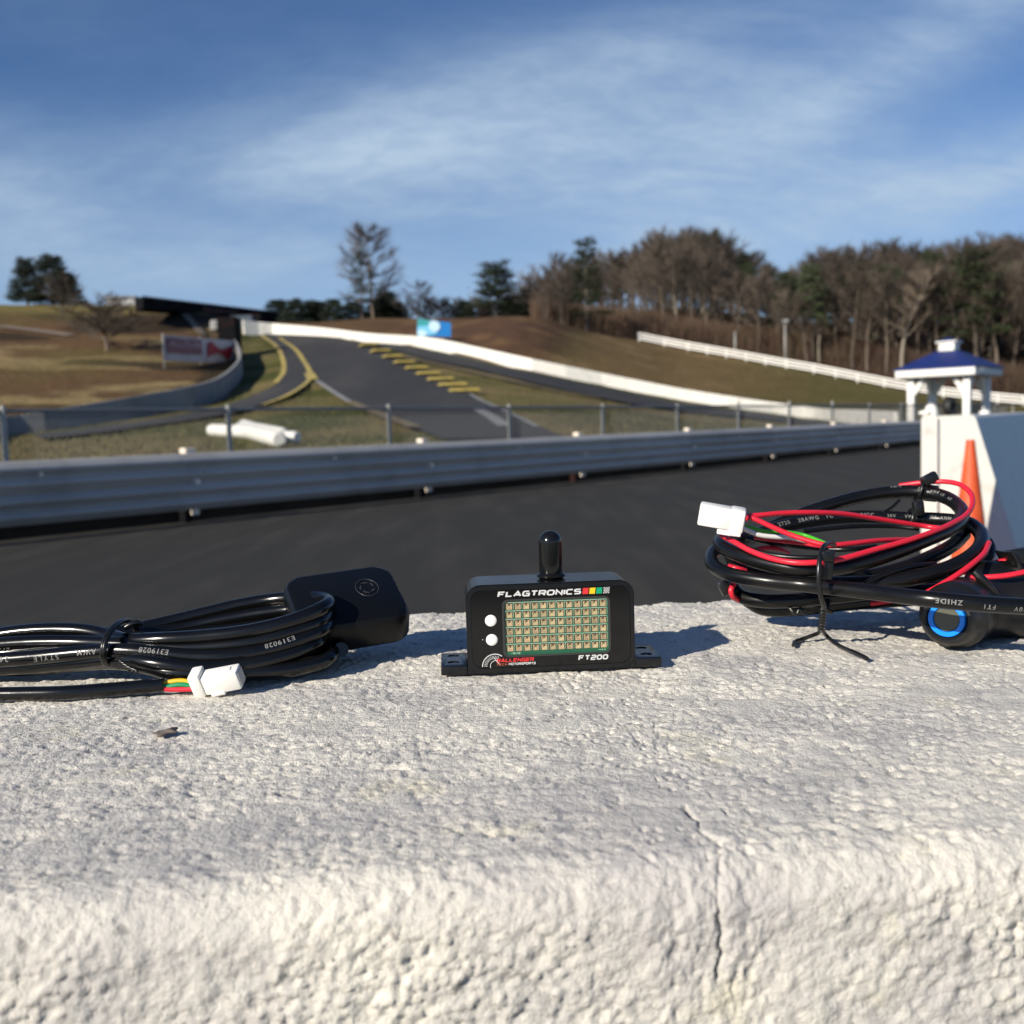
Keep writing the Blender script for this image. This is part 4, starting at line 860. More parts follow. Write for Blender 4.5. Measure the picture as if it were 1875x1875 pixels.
nyv = -np.cos(ang); nzv = np.sin(ang)
front = 1 - sstep(-.005, .03, Tg)
wx = Sg + .002 * (fbm(Sg * 300, Tg * 300, 3, 91) - .5); wy = Tg + .002 * (fbm(Sg * 300, Tg * 300, 3, 92) - .5)
big_ = (fbm(Sg * 11, Tg * 11, 3, 1) - .5) * .0040
lump = (fbm(wx * 170, wy * 170, 4, 2, .62) - .5)
patch = sstep(.36, .60, fbm(Sg * 24, Tg * 24, 3, 3))           # smoother and rougher areas
blob = np.maximum(0, .50 - worley(wx * 320, wy * 280, 4)); blob2 = np.maximum(0, .5 - worley(wx * 430 + 5, wy * 400, 8))
pit = np.maximum(0, .34 - worley(wx * 210 + 3, wy * 180, 6)) * (hash2(np.floor(wx * 70 + 3), np.floor(wy * 60), 4) > .5)
fine = fbm(wx * 480, wy * 480, 3, 12) - .5; grit = fbm(wx * 330, wy * 330, 3, 52, .65) - .5
rid = 1 - np.abs(fbm(wx * 60, wy * 52, 4, 19, .6) - .5) * 6
hf = big_ * .8 + lump * .0016 + (.1 + .9 * patch) * (blob * .0022 + blob2 * .0017) + grit * .0012 + fine * .0006 - pit * .0026 - np.maximum(0, rid) * .0006
tstreak = fbm(wx * 190, wy * 240, 4, 14, .6) - .5; pitT = np.maximum(0, .30 - worley(wx * 190 + 7, wy * 210, 16)) * (hash2(np.floor(Sg * 75), np.floor(Tg * 75), 41) > .42)
blobT = np.maximum(0, .5 - worley(wx * 260 + 2, wy * 300, 28)) * sstep(.42, .6, fbm(Sg * 30 + 4, Tg * 30, 3, 33))
ridT = np.maximum(0, 1 - np.abs(fbm(wx * 45 + 9, wy * 60, 4, 39, .6) - .5) * 9)
rough_ = sstep(.40, .58, fbm(Sg * 20 + 3, Tg * 24, 4, 3, .6))
ht = big_ * .4 + (fbm(wx * 55, wy * 70, 3, 15) - .5) * .0010 + (.14 + .86 * rough_) * (tstreak * .0020 + blobT * .0013 + grit * .0009) + fine * .0005 - pitT * .0052 - ridT * .0006
disp = hf * front + ht * (1 - front)
# rim of the back edge crumbles a little
disp -= np.where(Tg > backD - .004, .0012 * vnoise(Sg * 120, Tg * 0, 61), 0)
# the crack: from the top over the edge and down the face
ck_ = [wl(G(1262, 1470)), wl(G(1285, 1515)), wl(G(1318, 1548))]
cpx = [(ck_[0][0], q2 + ck_[0][1] - RAD), (ck_[1][0], q2 + ck_[1][1] - RAD), (ck_[2][0], q2 * .8)]
def facept(px, py):     # point on the vertical face
    r_ = ray(px, py); k = (W0 - CAM).dot(wn) / r_.dot(wn); p = CAM + r_ * k; return (p - W0).dot(we), -(WALLZ - RAD - p.z)
cpx += [facept(1335, 1610), facept(1322, 1650), facept(1326, 1700), facept(1316, 1740), facept(1310, 1800)]
tk = np.array([c[1] for c in cpx])[::-1]; sk = np.array([c[0] for c in cpx])[::-1]
cs = np.interp(Tg, tk, sk) + .0060 * (fbm(Tg * 120, Tg * 0 + 3, 5, 71, .65) - .5); cw = .00035 + .0004 * vnoise(Tg * 160, Tg * 0, 72)
inr = (Tg > tk[0]) & (Tg < tk[-1]); disp -= np.where(inr, .0027 * np.exp(-((Sg - cs) / cw) ** 2) * (.35 + .65 * sstep(.15, .5, vnoise(Tg * 80, Tg * 0 + 8, 73))), 0)
disp += np.where(inr, .0003 * np.exp(-((Sg - cs - .003) / .002) ** 2), 0)
disp = disp - .0006
# keep the far ends plain
Wv = np.stack([W0.x + we.x * Sg + wn.x * (yv + nyv * disp), W0.y + we.y * Sg + wn.y * (yv + nyv * disp), WALLZ + zv + nzv * disp], -1).reshape(-1, 3)
ns_, nt2 = Sg.shape; idx = np.arange(ns_ * nt2).reshape(ns_, nt2); q = np.stack([idx[:-1, :-1], idx[1:, :-1], idx[1:, 1:], idx[:-1, 1:]], -1).reshape(-1, 4)
me = bpy.data.meshes.new('surface'); me.vertices.add(len(Wv)); me.vertices.foreach_set('co', Wv.ravel()); me.loops.add(q.size); me.loops.foreach_set('vertex_index', q.ravel())
me.polygons.add(len(q)); me.polygons.foreach_set('loop_start', np.arange(0, q.size, 4)); me.polygons.foreach_set('loop_total', np.full(len(q), 4)); me.update(calc_edges=True)
wm = mat('old_white_painted_concrete', (.735, .695, .61), .85, spec=.15, noise=[
    (14, 6, (.52, .50, .47), .40, .66), (60, 6, (.74, .71, .63), .54, .72), (130, 5, (.30, .285, .26), .62, .70), (420, 3, (.16, .15, .14), .65, .72), (5, 5, (.50, .475, .455), .5, .7), (11, 3, (.26, .25, .24), .72, .78), (24, 5, (.66, .62, .50), .60, .75)],
    bump=[(650, .8, .0010), (1700, .7, .0006)])
wall = empty('parapet_wall', W0, 'broad rough white painted concrete wall in the foreground carrying the cables and the display unit', 'wall')
wo = link('surface', me, wm, wall)
# wall core behind and below the surface
cA = W0 + wn * (backD / 2 + .0) ; cA.z = WALLZ / 2 - .008; box('core', cA, (5.9, backD - .006, WALLZ - .022), M['grey_wall'], wall, (we, wn, Vector((0, 0, 1))))

# small dark scrap of bark lying on the wall, left of centre
bm = bmesh.new(); bmesh.ops.create_icosphere(bm, subdivisions=3, radius=1)
for v in bm.verts:
    k = 1 + .5 * math.sin(v.co.x * 5 + 1) * math.cos(v.co.y * 4); v.co = Vector((v.co.x * .0042 * k, v.co.y * .0030 * k, v.co.z * .0009 + .0006 * math.sin(v.co.x * 3)))
o = link('bark_scrap', bm_mesh(bm), mat('dark_scrap', (.15, .12, .10), .9, bump=[(600, .6, .001)])); o.location = G(305, 1340, WALLZ + .0012); o.rotation_euler = (.05, .04, .3)
tag(o, 'tiny dark brown scrap lying on the wall below the white plug of the cable hank', 'scrap')
# ------------------------------------------------------------------ display unit
def frame_from(o): return o
dl_ = G(808, 1239); dr_ = G(1212, 1221.5); dx_ = (dr_ - dl_); dx_.z = 0; DW = dx_.length; S = DW / .1055; dyaw = math.atan2(dx_.y, dx_.x)
unit = empty('display_unit', (dl_ + dr_) / 2 + Vector((0, 0, .0004)), 'small black display unit with a lit-free LED grid, two white buttons and a stub antenna, standing on the wall', 'display unit', None, dyaw)
unit['label'] = 'small black display unit with LED grid, two white buttons and a domed stub antenna'; unit.scale = (S, S, S)
mm_ = .001
def rrect(cx, cz, w_, h_, r_, n=7):
    pts = []
    for (sx_, sz_, a0) in ((1, 1, 0), (-1, 1, 90), (-1, -1, 180), (1, -1, 270)):
        for i in range(n + 1):
            a = R(a0 + 90 * i / n); pts.append((cx + sx_ * (w_ / 2 - r_) + r_ * math.cos(a), cz + sz_ * (h_ / 2 - r_) + r_ * math.sin(a)))
    return pts
def plate(name, outline, y0, y1, m_, parent, hole=None, bev=0, holes_bev=False):
    bm = bmesh.new(); n = len(outline); A = [bm.verts.new((x_ * mm_, y0 * mm_, z_ * mm_)) for x_, z_ in outline]; B = [bm.verts.new((x_ * mm_, y1 * mm_, z_ * mm_)) for x_, z_ in outline]
    for i in range(n): bm.faces.new((A[i], A[(i + 1) % n], B[(i + 1) % n], B[i]))
    if hole:
        C_ = [bm.verts.new((x_ * mm_, y0 * mm_, z_ * mm_)) for x_, z_ in hole]; D_ = [bm.verts.new((x_ * mm_, y1 * mm_, z_ * mm_)) for x_, z_ in hole]
        for i in range(n):
            j = (i + 1) % n; bm.faces.new((C_[i], C_[j], D_[j], D_[i])); bm.faces.new((A[i], A[j], C_[j], C_[i])); bm.faces.new((B[i], B[j], D_[j], D_[i]))
    else: bm.faces.new(A); bm.faces.new(B)
    if bev:
        es = [e for e in bm.edges if len(e.link_faces) == 2 and e.calc_face_angle(0) > R(60) and (e.verts[0].co.y < (y0 + y1) / 2 * mm_ or True)]
        bmesh.ops.bevel(bm, geom=es, offset=bev * mm_, segments=3, affect='EDGES', profile=.6)
    o = link(name, bm_mesh(bm), m_, parent, world=False); auto_smooth(o, 30); return o
H_ = 42.6; DEP = 29.5
def hh(cx, w_): return rrect(cx, 0, w_, 1, .1)
# housing outline: tall body, rounded top corners, joined to the base
def body_outline(wd, ht, rt_, zb=0, rb=.4):
    o = []
    for (sx_, a0) in ((1, 0), (-1, 90)):
        for i in range(9): a = R(a0 + 90 * i / 8); o.append((sx_ * (wd / 2 - rt_) + rt_ * math.cos(a), ht - rt_ + rt_ * math.sin(a)))
    o += [(-wd / 2, zb), (wd / 2, zb)]; return o
plate('housing', body_outline(80, H_, 7.2), 0, DEP, M['anod'], unit, bev=.35)
# base flanges with through holes
def flange(sgn):
    x0, x1 = 40.15, 52.75; bm = bmesh.new(); box_bm(bm, (sgn * (x0 + x1) / 2 * mm_, DEP / 2 * mm_, 2.25 * mm_), ((x1 - x0) * mm_, DEP * mm_, 4.5 * mm_), None, .5 * mm_, 3)
    o = link('mounting_flange', bm_mesh(bm), M['anod'], unit, world=False, smooth=False)
    for yy in (8, 22.5):
        bm = bmesh.new(); cyl(bm, (sgn * 46.8 * mm_, yy * mm_, 1.2 * mm_), (sgn * 46.8 * mm_, yy * mm_, 4.0 * mm_), 1.7 * mm_, 1.7 * mm_, 24); cyl(bm, (sgn * 46.8 * mm_, yy * mm_, 2.7 * mm_), (sgn * 46.8 * mm_, yy * mm_, 5.3 * mm_), 1.7 * mm_, 3.6 * mm_, 24)
        me_ = bm_mesh(bm); c_ = bpy.data.objects.new('c', me_); COL.objects.link(c_); c_.parent = unit
        md = o.modifiers.new('b', 'BOOLEAN'); md.operation = 'DIFFERENCE'; md.object = c_; md.solver = 'EXACT'
        bpy.context.view_layer.update(); dg = bpy.context.evaluated_depsgraph_get(); nm = bpy.data.meshes.new_from_object(o.evaluated_get(dg)); o.modifiers.clear(); o.data = nm; bpy.data.objects.remove(c_)
        lathe('screw_seat', (sgn * 46.8 * mm_, yy * mm_, 1.25 * mm_), (0, 0, 1), [(0, 0), (1.5 * mm_, 0), (1.3 * mm_, .5 * mm_), (0, .5 * mm_)], M['bolt2'] if (sgn < 0 and yy == 8) else M['hole'], unit, 16, world=False)
    auto_smooth(o, 30)
flange(1); flange(-1)
# raised frame round the recessed front overlay
ol = rrect(0, 21.4, 79.0, 41.2, 6.6); il = rrect(0, 21.35, 75.6, 37.2, 4.8)
plate('front_bezel', ol, -1.1, -.02, M['anod'], unit, hole=il, bev=.25)
win = rrect(2.6, 21.5, 50.2, 26.4, 2.2); pl = rrect(0, 21.35, 75.3, 36.9, 4.7)
plate('front_panel', pl, -.85, -.04, M['panel'], unit, hole=win)
plate('window_frame', rrect(2.6, 21.5, 51.4, 27.6, 2.8), -1.0, -.86, M['ringm'], unit, hole=rrect(2.6, 21.5, 49.4, 25.8, 2.0), bev=.05)
plate('circuit_board', rrect(2.6, 21.5, 50, 26.2, 1.0), -.34, -.03, M['pcb'], unit)
plate('window_pane', rrect(2.6, 21.5, 50.1, 26.3, 2.1), -.80, -.70, M['glass'], unit)
# LED chips
def led_mesh(v):
    bm = bmesh.new(); r2 = random.Random(v)
    def b(x0, x1, z0, z1, y0, y1, mi): box_bm(bm, ((x0 + x1) / 2 * mm_, (y0 + y1) / 2 * mm_, (z0 + z1) / 2 * mm_), ((x1 - x0) * mm_, (y1 - y0) * mm_, (z1 - z0) * mm_), mi=mi)
    b(-1.72, 1.72, -1.62, 1.62, -.42, -.345, 0); b(-1.30, 1.42, -1.45, 1.20, -.45, -.421, 1)
    b(-.35, .45, .30, 1.26, -.475, -.451, 2); b(-1.20, -.95, .5, .85, -.475, -.451, 3); b(-1.20, -.95, -.15, .2, -.475, -.451, 3); b(-1.20, -.9, -.85, -.5, -.475, -.451, 4)
    b(.75, 1.25, .35 + .1 * r2.random(), .9, -.475, -.451, 4); b(-.6, .75, -1.15, -.35, -.475, -.451, 4 if v % 2 else 3); b(-.75, -.5, -.2, 1.1, -.47, -.451, 0); b(.72, 1.2, -.2, .1, -.475, -.451, 3)
    me_ = bm_mesh(bm, 'led_chip'); 
    for k in ('led_body', 'led_cup', 'led_die', 'led_pad', 'led_pink'): me_.materials.append(M[k])
    return me_
leds = [led_mesh(i) for i in range(3)]
for r_ in range(6):
    zc = 21.9 + 9.95 - r_ * 3.98
    for c in range(12):
        o = bpy.data.objects.new('led_chip', leds[random.randrange(3)]); COL.objects.link(o); o.parent = unit; o.location = ((2.6 - 22.25 + c * 4.045) * mm_, 0, zc * mm_); o.rotation_euler = (0, random.uniform(-.03, .03), 0)
    bm = bmesh.new()
    for c in range(12):
        xc = 2.6 - 22.25 + c * 4.045; z0 = zc + 1.86; box_bm(bm, (xc * mm_, -.36 * mm_, z0 * mm_), (3.7 * mm_, .02 * mm_, .24 * mm_)); box_bm(bm, ((xc + 2.0) * mm_, -.36 * mm_, (z0 - 1.7) * mm_), (.12 * mm_, .02 * mm_, 3.2 * mm_))
        box_bm(bm, ((xc - 1.8) * mm_, -.365 * mm_, (z0 - .35) * mm_), (.14 * mm_, .02 * mm_, .7 * mm_))
    link('board_trace', bm_mesh(bm), M['silk'], unit, world=False, smooth=False)
bm = bmesh.new()
for k in range(7): box_bm(bm, ((-19 + k * .7) * mm_, -.36 * mm_, 9.4 * mm_), (.3 * mm_, .02 * mm_, (.3 + .4 * (k % 3)) * mm_))
for k in range(6): box_bm(bm, ((22.5 + k * .6) * mm_, -.36 * mm_, 9.5 * mm_), (.28 * mm_, .02 * mm_, (.25 + .3 * (k % 2)) * mm_))
link('board_marking', bm_mesh(bm), M['silk'], unit, world=False, smooth=False)
# buttons
for zc, xc in ((25.6, -28.5), (16.4, -28.3)):
    lathe('button', (xc * mm_, -.84 * mm_, zc * mm_), (0, -1, 0), [(0, 0), (2.75 * mm_, 0), (2.75 * mm_, .25 * mm_), (2.5 * mm_, .45 * mm_), (1.6 * mm_, .62 * mm_), (0, .68 * mm_)][::1], M['btn'], unit, 32, world=False)
lathe('status_light', (-32.6 * mm_, -.84 * mm_, 16.6 * mm_), (0, -1, 0), [(0, 0), (.22 * mm_, 0), (0, .12 * mm_)], M['btn'], unit, 10, world=False)
# antenna
ah = 23.4
arc = [(5.65 * math.cos(a), ah - 5.65 + 5.65 * math.sin(a)) for a in [math.pi / 2 * k / 9 for k in range(10)]]
ax_, ay_ = 1.9, 13
lathe('antenna', (ax_ * mm_, ay_ * mm_, H_ * mm_), (0, 0, 1), [(r_ * mm_, z_ * mm_) for r_, z_ in [(5.5, 1.8), (5.75, 2.6), (5.7, 8)] + arc[:-1] + [(0, ah)]], M['antenna'], unit, 40, world=False)
lathe('antenna_collar', (ax_ * mm_, ay_ * mm_, H_ * mm_), (0, 0, 1), [(r_ * mm_, z_ * mm_) for r_, z_ in [(0, 0), (5.6, 0), (6.1, .6), (6.9, 1.0), (6.9, 2.1), (6.3, 2.7), (5.3, 2.8), (0, 2.8)]], M['antenna'], unit, 40, world=False)
# lettering: stroke font
GL = {'F': (.9, [[(0, 0), (0, 1), (.9, 1)], [(0, .52), (.75, .52)]]), 'L': (.85, [[(0, 1), (0, 0), (.85, 0)]]), 'A': (1.05, [[(-.02, 0), (.52, 1), (1.05, 0)], [(.28, .27), (.8, .27)]]),
      'G': (.95, [[(.92, 1), (.18, 1), (0, .82), (0, .18), (.18, 0), (.95, 0), (.95, .5), (.45, .5)]]), 'T': (.9, [[(0, 1), (.9, 1)], [(.45, 1), (.45, 0)]]),
      'R': (.95, [[(0, 0), (0, 1), (.78, 1), (.95, .85), (.95, .6), (.78, .42), (.2, .42)], [(.5, .42), (.95, 0)]]), 'O': (1.0, [[(.25, 0), (.06, .1), (0, .3), (0, .7), (.06, .9), (.25, 1), (.75, 1), (.94, .9), (1, .7), (1, .3), (.94, .1), (.75, 0), (.25, 0)]]),
      'N': (.92, [[(0, 0), (0, 1), (.92, 0), (.92, 1)]]), 'I': (.0, [[(0, 0), (0, 1)]]), 'C': (.9, [[(.9, 1), (.18, 1), (0, .82), (0, .18), (.18, 0), (.9, 0)]]),
      'S': (.9, [[(.9, 1), (.16, 1), (0, .88), (0, .64), (.16, .52), (.74, .52), (.9, .40), (.9, .14), (.74, 0), (0, 0)]]), '2': (.85, [[(0, 1), (.7, 1), (.85, .86), (.85, .6), (.7, .5), (.12, .5), (0, .38), (0, 0), (.85, 0)]]),
      '0': (.85, [[(.25, 0), (.06, .1), (0, .3), (0, .7), (.06, .9), (.25, 1), (.60, 1), (.79, .9), (.85, .7), (.85, .3), (.79, .1), (.60, 0), (.25, 0)]]), 'B': (.9, [[(0, 0), (0, 1), (.75, 1), (.88, .86), (.88, .64), (.75, .52), (.1, .52)], [(.75, .52), (.92, .4), (.92, .12), (.78, 0), (0, 0)]]),
      'E': (.85, [[(.85, 1), (0, 1), (0, 0), (.85, 0)], [(0, .52), (.75, .52)]]), 'M': (1.1, [[(0, 0), (0, 1), (.55, .3), (1.1, 1), (1.1, 0)]]), 'P': (.9, [[(0, 0), (0, 1), (.76, 1), (.92, .86), (.92, .58), (.76, .44), (.1, .44)]]),
      'H': (.9, [[(0, 0), (0, 1)], [(.9, 0), (.9, 1)], [(0, .5), (.9, .5)]])}
def strokes(bm, pts, w_, f_, depth):
    """thick mitred polyline; f_ maps (x,z)->3D"""
    n = len(pts); closed = pts[0] == pts[-1]
    if closed: pts = pts[:-1]; n -= 1
    Lf = []; Rt = []
    for i in range(n):
        p = Vector(pts[i]); a = Vector(pts[(i - 1) % n]) if (i > 0 or closed) else None; b = Vector(pts[(i + 1) % n]) if (i < n - 1 or closed) else None
        d1 = (p - a).normalized() if a is not None else None; d2 = (b - p).normalized() if b is not None else None
        if d1 is None: d1 = d2
        if d2 is None: d2 = d1
        t_ = (d1 + d2); t_ = t_.normalized() if t_.length > 1e-4 else d1; nr = Vector((-t_.y, t_.x)); c = max(.45, nr.dot(Vector((-d1.y, d1.x)))); k = w_ / 2 / c
        if a is None: p = p - d1 * w_ * .0
        Lf.append(p + nr * k); Rt.append(p - nr * k)
    m_ = n if closed else n - 1
    Lv = [bm.verts.new(f_(v.x, v.y, depth)) for v in Lf]; Rv = [bm.verts.new(f_(v.x, v.y, depth)) for v in Rt]
    for i in range(m_):
        j = (i + 1) % n; 
        try: bm.faces.new((Lv[i], Rv[i], Rv[j], Lv[j]))
        except ValueError: pass
def logo(name, txt, x0, x1, zb, cap, m_, sw_=.2, shear=.18, gap=.32, ydep=-.862):
    bm = bmesh.new(); tot = 0
    for ch in txt: tot += GL[ch][0] + gap + sw_
    tot -= gap; k = (x1 - x0) / (tot * 1.0); x_ = 0
    for ch in txt:
        wch, st = GL[ch]
        for s in st:
            strokes(bm, s, sw_, lambda a, b, dd_, X=x_: Vector(((x0 + (X + sw_ / 2 + a) * k + shear * (b * (1 - sw_) + sw_ / 2) * cap) * mm_, dd_ * mm_, (zb + (b * (1 - sw_) + sw_ / 2) * cap) * mm_)), ydep)
            ydep -= .0008
        x_ += wch + gap + sw_
    return link(name, bm_mesh(bm, normals=False), m_, unit, world=False, smooth=False)
logo('brand_lettering', 'FLAGTRONICS', -25.2, 14.4, 36.4, 2.95, M['printw'], .31, .22, .09)
def quad(name, pts, m_, yd=-.865):
    return link(name, raw(name, [(x_ * mm_, yd * mm_, z_ * mm_) for x_, z_ in pts], [tuple(range(len(pts)))]), m_, unit, world=False, smooth=False)
for i, k in enumerate(('pred', 'pyel', 'pgrn')):
    x0 = 15.2 + i * 3.25; quad('flag_square', [(x0, 36.5), (x0 + 2.75, 36.5), (x0 + 3.15, 39.4), (x0 + .4, 39.4)], M[k])
bm = bmesh.new(); x0 = 25.1
for a in range(5):
    for b in range(5):
        if (a + b) % 2 == 0:
            s_ = .58; X = x0 + a * s_ + b * s_ * .13; Z_ = 36.5 + b * s_; bm.faces.new([bm.verts.new((u_ * mm_, -.865 * mm_, v_ * mm_)) for u_, v_ in ((X, Z_), (X + s_, Z_), (X + s_ * 1.13, Z_ + s_), (X + .13 * s_, Z_ + s_))])
link('chequered_flag', bm_mesh(bm, normals=False), M['printw'], unit, world=False, smooth=False)
logo('model_lettering', 'FT200', 12.4, 26.6, 4.6, 2.75, M['printw'], .31, .16, .10)
logo('maker_lettering', 'BALLENGER', -26.6, -8.8, 5.3, 2.0, M['pred'], .32, .22, .1)
logo('maker_lettering', 'MOTORSPORTS', -20.8, -8.0, 3.8, 1.25, M['printw'], .30, .22, .1)
logo('maker_lettering', 'TECH', -26.6, -21.6, 3.85, 1.1, M['porg'], .3, .22, .4)
bm = bmesh.new(); gx, gzc = -27.2, 3.6
fA = lambda a, b, d_: Vector((a * mm_, d_ * mm_, b * mm_))
strokes(bm, [(gx + 5.9 * math.cos(R(t_)), gzc + 5.9 * math.sin(R(t_))) for t_ in range(180, 49, -6)], .42, fA, -.862)
strokes(bm, [(gx + .4 + 2.6 * math.cos(R(t_)), gzc + .2 + 2.6 * math.sin(R(t_))) for t_ in range(200, 60, -10)], .26, fA, -.8625)
for t_ in list(range(176, 60, -9)):
    strokes(bm, [(gx + 3.6 * math.cos(R(t_)), gzc + 3.6 * math.sin(R(t_))), (gx + 5.2 * math.cos(R(t_)), gzc + 5.2 * math.sin(R(t_)))], .2, fA, -.863)
strokes(bm, [(gx - .6, gzc + 4.5), (gx + 2.4, gzc + .6)], .26, fA, -.8635)
link('gauge_emblem', bm_mesh(bm, normals=False), M['printw'], unit, world=False, smooth=False)

# ------------------------------------------------------------------ cables
def z4(x, y, d): return P(x / 2.404, 1000 + y / 2.404, d)
def z6(x, y, d): return P(1260 + x / 3.049, 840 + y / 3.049, d)
def floorz(pts, r):
    o = []
    for p in pts: o.append(Vector((p.x, p.y, max(p.z, WALLZ + r * 1.0))))
    return o
def cable(name, pts, r, m_, parent, n=14, step=.0025):
    path = floorz(catmull(pts, step), r); return tube(name, None, r, m_, parent, n, path=path)[0], path
def cable_text(path, r, txt, px, py, hgt_, parent, flip=False, i0=0, i1=None, spc=1.25, bold=.0, gapx=None):
    """white print wrapped on the sheath, starting at the path point nearest image column px"""
    seg = path[i0:i1]; best = min(range(len(seg)), key=lambda i: abs(proj(seg[i])[0] - px) + .3 * abs(proj(seg[i])[1] - py)) + i0
    # cumulative arc
    arc_ = [0]
    for a, b in zip(path[:-1], path[1:]): arc_.append(arc_[-1] + (b - a).length)
    rightwards = proj(path[min(best + 3, len(path) - 1)])[0] > proj(path[max(best - 3, 0)])[0]
    sgn = 1 if rightwards else -1
    if flip: sgn = -sgn
    tv, tf = text_mesh(txt, 1, .008 + bold, 0, spc); k = hgt_ / .72; s0 = arc_[best]; vs = []
    # angle of the text centre line on the sheath
    c0_ = path[best]; px0, py0 = proj(c0_); dpx = F * r / (c0_ - CAM).dot(fwd); a0 = math.asin(max(-.9, min(.9, (py0 - py) / dpx)))
    for v in tv:
        s = s0 + sgn * v.x * k; s = min(max(s, 0), arc_[-1]); i = int(np.searchsorted(arc_, s)) ; i = min(max(i, 1), len(path) - 1); f_ = (s - arc_[i - 1]) / max(arc_[i] - arc_[i - 1], 1e-9); c = path[i - 1].lerp(path[i], f_)
        Tn = (path[min(i + 1, len(path) - 1)] - path[max(i - 2, 0)]).normalized(); Nn = (CAM - c); Nn = (Nn - Tn * Nn.dot(Tn)).normalized(); Bn = Tn.cross(Nn); Bn = Bn if Bn.dot(up) > 0 else -Bn
        a = a0 + ((v.y - .36) * k / r) * (-1 if flip else 1); vs.append(c + (Nn * math.cos(a) + Bn * math.sin(a)) * (r + .00006))
    return link('cable_print', raw('cable_print', vs, tf), M['print'], parent, smooth=False)

# ---- GPS cable hank and receiver (left)
RC = .0037
hk = empty('cable_hank', Vector(G(300, 1235)), 'hank of glossy black cable tied in the middle, white plug on its loose end', 'cable')
sh_ = M['pvc']
A, pA = cable('cable_strand', [z4(-260, 445, .535), z4(-60, 400, .533), z4(150, 372, .531), z4(350, 372, .528), z4(480, 395, .522), z4(560, 415, .512), z4(700, 412, .506), z4(900, 400, .505), z4(1100, 376, .505), z4(1280, 332, .508), z4(1400, 284, .514), z4(1445, 254, .524), z4(1425, 232, .538), z4(1340, 227, .548), z4(1200, 237, .555), z4(1050, 262, .555), z4(900, 297, .553), z4(750, 333, .55), z4(620, 362, .545), z4(500, 385, .54), z4(380, 380, .545), z4(200, 372, .553), z4(0, 385, .56), z4(-250, 430, .56)], RC, sh_, hk)
B, pB = cable('cable_strand', [z4(-260, 470, .52), z4(-60, 440, .52), z4(150, 425, .519), z4(350, 425, .516), z4(520, 432, .510), z4(700, 446, .506), z4(900, 447, .505), z4(1100, 425, .505), z4(1280, 380, .508), z4(1400, 335, .515), z4(1440, 305, .527), z4(1410, 282, .541), z4(1300, 280, .55), z4(1150, 297, .552), z4(1000, 322, .552), z4(800, 360, .55), z4(560, 395, .54), z4(420, 400, .545), z4(150, 405, .552), z4(-250, 440, .552)], RC, sh_, hk)
Cc, pC = cable('cable_strand', [z4(-260, 512, .510), z4(-60, 504, .510), z4(100, 494, .509), z4(250, 480, .508), z4(400, 466, .506), z4(530, 460, .502), z4(680, 470, .500), z4(850, 488, .499), z4(1000, 486, .499), z4(1160, 462, .502), z4(1300, 420, .506), z4(1410, 374, .514), z4(1446, 345, .526), z4(1420, 325, .540), z4(1300, 330, .55), z4(1000, 370, .55), z4(700, 410, .545), z4(500, 430, .54), z4(200, 445, .545), z4(-250, 480, .545)], RC, sh_, hk)
Dd, pD = cable('cable_strand', [z4(-260, 548, .518), z4(-60, 540, .517), z4(150, 528, .515), z4(350, 510, .511), z4(530, 496, .503), z4(680, 516, .495), z4(850, 538, .494), z4(1020, 533, .496), z4(1180, 505, .50), z4(1320, 462, .506), z4(1400, 420, .516), z4(1395, 392, .53), z4(1300, 390, .54), z4(1000, 430, .54), z4(600, 450, .53), z4(300, 480, .53), z4(-100, 510, .53)], RC, sh_, hk)
Ee, pE = cable('cable_strand', [z4(-200, 540, .53), z4(100, 540, .525), z4(400, 515, .515), z4(540, 512, .503), z4(640, 528, .498), z4(760, 556, .494), z4(900, 562, .494), z4(1050, 560, .496), z4(1200, 552, .499), z4(1330, 533, .503), z4(1440, 500, .510), z4(1462, 468, .520), z4(1420, 440, .534), z4(1250, 440, .545), z4(900, 480, .54), z4(500, 480, .53)], RC, sh_, hk)
Ff, pF = cable('cable_strand', [z4(-200, 475, .525), z4(100, 470, .520), z4(400, 455, .515), z4(600, 460, .515), z4(900, 500, .51), z4(1150, 510, .515), z4(1320, 490, .52), z4(1400, 470, .53)], RC, sh_, hk)
# tie round the middle
def loop_tie(name, cx, cy, d, rv, rd_, tilt, parent, tr=.0011, n=36, k=1.0, m_=None):
    c = P(cx, cy, d); pts = []
    for i in range(n):
        a = 2 * math.pi * i / n; pts.append(c + up * (rv * math.sin(a)) + rt * (tilt * math.sin(a)) + fwd * (-rd_ * math.cos(a)))
    vs, fs = sweep(pts, tr, 8, closed=True); return link(name, raw(name, vs, fs), m_ or M['tie'], parent)
c_ = (528 / 2.404, 1000 + 442 / 2.404)
for k in (0, .0022): 
    o = loop_tie('twist_tie', c_[0] + k * 1500, c_[1] - 5, .519, .0112, .0225, .0010, hk, .0012)
tp = z4(548, 360, .512)
tube('twist_tie_end', [tp, z4(575, 345, .512), z4(600, 335, .513), z4(625, 345, .515)], .0013, M['tie'], hk, 8, .001)
tw = [z4(525, 510, .494), z4(545, 525, .492), z4(560, 535, .491), z4(580, 546, .490), z4(598, 552, .489)]
for ph in (0, math.pi):
    base = catmull(tw, .0004); pts = [p + (up * math.cos(i * .55 + ph) + rt * math.sin(i * .55 + ph)) * .0008 for i, p in enumerate(base)]
    vs, fs = sweep(floorz(pts, .0006), .0007, 7); link('twist_tie_end', raw('t', vs, fs), M['tie'], hk)
cable_text(pC, RC, 'AWM', 437 / 2.404, 1000 + 463 / 2.404, .0027, hk, True, 0, len(pC) // 2, 1.35)
